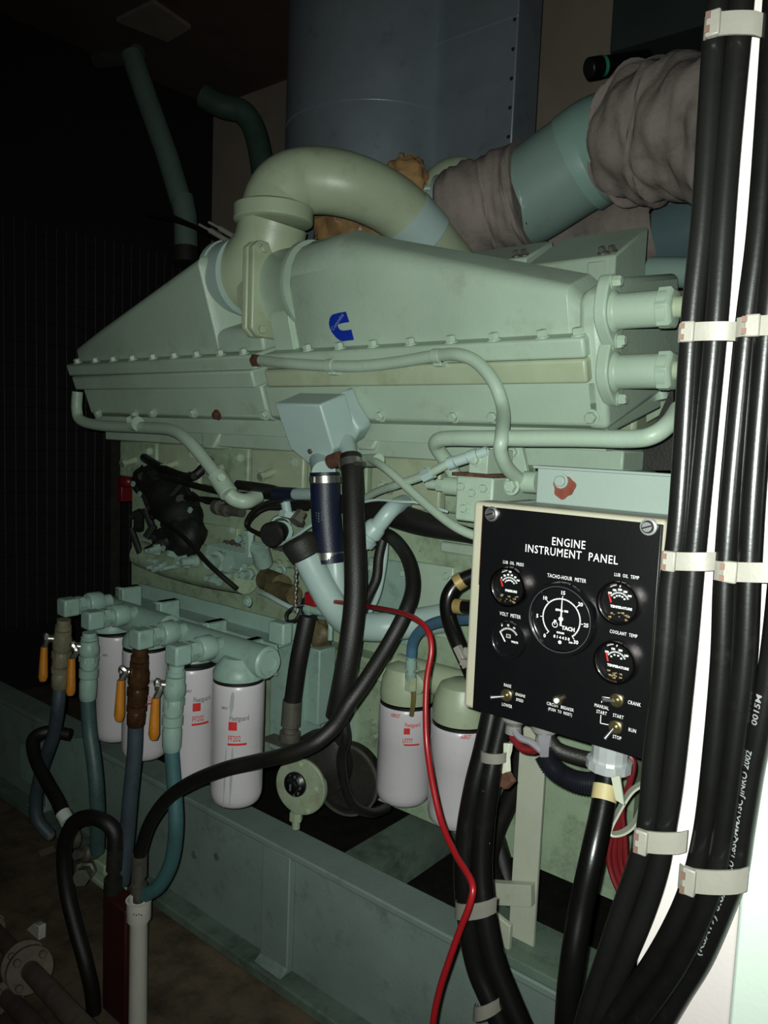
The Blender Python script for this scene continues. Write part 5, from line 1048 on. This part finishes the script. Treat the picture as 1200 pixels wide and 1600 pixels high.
# ------------------------------------------------------------ dark left: radiator guard, harness, starter
rg = thing('radiator_guard', 'dark wire mesh radiator guard at far left, hardly lit', 'radiator guard', (-3.7, 2.0, 0))
mb = MB()
for k in range(33): mb.cyl((-3.6, 1.3+.05*k, .4), (-3.6, 1.3+.05*k, 2.3), .004, n=6)
put(mb, 'upright_wires', DARKM, rg)
mb = MB()
for k in range(19): mb.cyl((-3.6, 1.3, .45+.1*k), (-3.6, 2.9, .45+.1*k), .004, n=6)
put(mb, 'cross_wires', DARKM, rg)
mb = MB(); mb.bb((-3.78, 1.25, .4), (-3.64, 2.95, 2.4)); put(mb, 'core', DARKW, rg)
hl = thing('alternator', 'dark oily loom-covered alternator lump left of the block fittings', 'alternator', P(270, 850, 1.38))
def lump(mbx, c, r, sq, seed, n=12):
    rn = random.Random(seed); ph = [rn.uniform(0, 6) for _ in range(4)]; R = []
    for i in range(1, n):
        th = pi*i/n; R.append([Vector(c)+Vector((sin(th)*cos(f)*sq[0], sin(th)*sin(f)*sq[1], -cos(th)*sq[2]))*r*(1+.12*sin(3*f+ph[0])*sin(3*th+ph[1])+.07*sin(5*f+ph[2]+4*th)) for f in [2*pi*k/(2*n) for k in range(2*n)]])
    mbx.rings(R)
mb = MB(); a = P(250, 770, 1.42); b = P(298, 850, 1.38); mb.tube([P(232, 745, 1.42), P(262, 775, 1.4), P(288, 815, 1.38), P(300, 850, 1.37)], .05, 14, 5, rad=lambda t: .042+.018*sin(pi*t)+.006*sin(t*23)); rn = random.Random(11)
for k in range(26):
    q = P(rn.uniform(210, 305), 745+rn.uniform(0, 110), 1.38); v_ = Vector((rn.uniform(-1, 1), rn.uniform(-.6, .2), rn.uniform(-1, 1))).normalized()*rn.uniform(.02, .055); mb.cyl(q-v_, q+v_, rn.uniform(.006, .016), n=8)
put(mb, 'alternator_body', OLIVE, hl)
mb = MB(); lump(mb, P(228, 752, 1.46), .045, (1, 1, 1.1), 1); lump(mb, P(290, 838, 1.36), .055, (1.1, .8, 1), 4); lump(mb, P(255, 845, 1.42), .04, (1, .8, 1), 6); put(mb, 'loom_mass', OLIVE, hl, ang=60)
mb = MB()
for px, py in ((208, 756), (218, 772), (297, 797), (255, 857)): mb.box(P(px, py, 1.33), (.010, .008, .014), Matrix.Rotation(.6, 3, 'Y'))
put(mb, 'pale_chip', TEAL, hl)
mb = MB(); mb.bb(P(190, 755, 1.50), P(206, 782, 1.56)); mb.sphere(P(196, 752, 1.5), .03, 7, (1.2, .7, .8)); put(mb, 'red_cover', DRED, label='dark red plastic terminal cover in the shadow at left of the engine', cat='cover', bevel=.01)
for px, w_, s_ in ((168, 10, 'outer dark'), (205, 13, 'middle, widest dark'), (222, 8, 'innermost thin dark')):
    a = P(px, 680, 1.6); b = P(px, 925, 1.6); mb = MB(); mb.bb((a.x, 1.6, 0), (a.x+wid(w_, 3), 1.64, a.z)); put(mb, 'frame_upright', DARKM, label=s_+' vertical frame bar at the left end of the engine', cat='frame')
mb = MB(); mb.tube([P(330, 742, 1.45)+Vector((0, 0, .05)), P(300, 745, 1.4), P(260, 735, 1.4), P(225, 715, 1.45)], .014, 10, 5); put(mb, 'cable_sleeve', BLACKR, label='black cable sleeve from the alternator up to the head', cat='cable')
def run(lab, pts, r): hose('black_cable', lab, 'cable', pts, r, BLACKR, n=10)
run('upper black cable run along the block left of the navy hose', [(255, 745, 1.36), (310, 760, 1.36), (365, 772, 1.37), (420, 775, 1.37), (490, 790, 1.36)], .009)
run('black cable run sagging below the pale pipe union', [(290, 778, 1.37), (340, 782, 1.36), (375, 790, 1.34), (420, 792, 1.33), (480, 793, 1.34)], .008)
run('black cable stub with sleeve right of the pale union', [(371, 757, 1.30), (395, 760, 1.30), (425, 765, 1.31), (455, 775, 1.33)], .012)
run('thin black cable looping above the round black sensor', [(455, 782, 1.33), (420, 785, 1.31), (395, 800, 1.3), (385, 820, 1.3), (400, 832, 1.29), (425, 838, 1.28)], .006)
run('second thin black cable looping above the round black sensor', [(450, 790, 1.33), (415, 795, 1.31), (398, 805, 1.3), (388, 818, 1.31), (392, 828, 1.29), (425, 845, 1.28)], .005)
run('thin dark rod-like cable slanting down across the block at left', [(235, 800, 1.36), (285, 838, 1.3), (330, 885, 1.28), (370, 920, 1.30)], .007)
run('thin black wire crossing the loom at left', [(300, 770, 1.34), (325, 785, 1.34), (360, 775, 1.34), (340, 765, 1.35)], .005)
sn = thing('oil_pressure_sensor', 'round black sensor with pale body in front of the block', 'sensor', P(430, 850, 1.28))
a = P(430, 833, 1.26); mb = MB(); mb.lathe(a, (.35, -.9, -.1), [(-.03, .022), (0, .030), (.02, .031), (.026, .026)], 24); put(mb, 'sensor_cap', BLACKR, sn)
mb = MB(); mb.lathe(a+Vector((-.01, .03, 0)), (-.7, .6, .1), [(0, .028), (.03, .026), (.06, .022), (.06, .027), (.075, .027)], 14); mb.cyl(P(405, 855, 1.3), P(412, 880, 1.33), .024, n=16); put(mb, 'sensor_body', TEAL, sn)
cn = thing('fuel_connector', 'navy and pale cable connector just left of the navy hose', 'connector', P(450, 800, 1.3))
mb = MB(); mb.cyl(P(432, 771, 1.3), P(462, 773, 1.29), .017, n=16); mb.cyl(P(444, 778, 1.295), P(446, 792, 1.295), .010, n=12); put(mb, 'connector_sleeve', NAVY, cn)
mb = MB(); mb.cyl(P(461, 772, 1.29), P(492, 772, 1.27), .014, n=16); mb.cyl(P(446, 785, 1.295), P(450, 806, 1.295), .012, n=12); mb.lathe(P(450, 800, 1.295), (0, -.3, -1), [(0, .02), (.015, .02)], 6); put(mb, 'connector_body', BLUEG, cn)
mb = MB(); mb.lathe(P(472, 800, 1.32), (0, -.5, -.6), [(0, .014), (.02, .014), (.02, .020), (.032, .020)], 6); mb.cyl(P(340, 795, 1.34), P(378, 800, 1.34), .013, n=14); mb.lathe(P(348, 796, 1.335), (1, 0, -.1), [(0, .017), (.02, .017)], 6); mb.cyl(P(345, 793, 1.335), P(338, 792, 1.34), .02, n=14); put(mb, 'sender_unit', STEELD, label='dull metal sender units screwed into the block left of the navy hose', cat='sender')
hose('signal_wire', 'thin pale tube rising right from the sensor to behind the navy hose', 'wire', [(395, 848, 1.3), (430, 852, 1.27), (455, 842, 1.26), (480, 825, 1.26), (500, 812, 1.27)], .004, BLUEG, n=8)
hose('sensor_lead', 'black looped wire at the end of the support channel', 'wire', [(480, 945, 1.22), (462, 948, 1.2), (448, 958, 1.19), (449, 970, 1.19), (462, 968, 1.19), (470, 952, 1.2)], .0035, BLACKR, n=8)
cl = thing('hose_tee', 'pale tee fitting with dark plugs behind the oil filler neck', 'fitting', P(490, 960, 1.25))
mb = MB(); mb.cyl(P(478, 951, 1.22), P(515, 958, 1.22), .010, n=12); mb.lathe(P(480, 951, 1.22), (1, 0, 0), [(0, .014), (.012, .014)], 6); mb.tube([P(500, 965, 1.3), P(515, 970, 1.28), P(516, 1000, 1.28)], .006, 8, 4); put(mb, 'tee_body', TEAL, cl)
mb = MB(); mb.sphere(P(482, 948, 1.23), .022, 7, (1, .8, 1.2)); put(mb, 'tee_plug', NAVY, cl)
mb = MB(); lump(mb, P(492, 992, 1.40), .05, (1, .6, .9), 9); mb.cyl(P(425, 920, 1.36), P(460, 930, 1.34), .024, n=14); mb.cyl(P(415, 905, 1.40), P(440, 915, 1.37), .03, n=14); put(mb, 'oily_casting', mat('oily_brown_casting', '#5c5238', .5, var=.4, dirt=.5, dirtcol='#2a1c0e', rust=.15, scale=20, bump=.6), label='oily brown stained castings around the foot of the filler neck', cat='casting', ang=60)
fpm = thing('fuel_pump', 'grey-green injection pump casting with fins behind the support channel', 'pump', P(330, 900, 1.36))
mb = MB(); a = P(225, 870, 1.40); b = P(400, 915, 1.36); mb.tube([P(220, 865, 1.42), P(260, 880, 1.42), P(320, 895, 1.4), P(385, 905, 1.38)], .042, 14, 5); put(mb, 'pump_body', GREEND, fpm)
mb = MB()
for k in range(7): q = P(335+k*8, 862+k*2, 1.37); mb.box(q, (.006, .06, .05), Matrix.Rotation(.4, 3, 'Y'))
mb.lathe(P(345, 878, 1.34), (.2, -1, .1), [(0, .03), (.02, .03), (.022, .02), (.05, .02)], 16); mb.lathe(P(372, 885, 1.34), (.1, -1, .3), [(0, .02), (.03, .02), (.03, .025), (.04, .025)], 6); mb.lathe(P(390, 870, 1.34), (0, 0, 1), [(0, .012), (.06, .012), (.06, .018), (.07, .018)], 6); rn = random.Random(5)
for k in range(22):
    q = P(rn.uniform(225, 400), 0, 1.36); px_ = rn.uniform(222, 400); q = P(px_, 860+(px_-222)*.22+rn.uniform(-12, 22), 1.355+rn.uniform(-.02, .02)); v_ = Vector((rn.uniform(-.25, .25), -1, rn.uniform(-.2, .35))).normalized(); r_ = rn.uniform(.007, .018)
    mb.lathe(q, v_, [(0, r_), (.012, r_), (.014, r_*.7), (.03+rn.uniform(0, .02), r_*.65)], rn.choice((6, 6, 12)))
put(mb, 'pump_fittings', TEAL, fpm)
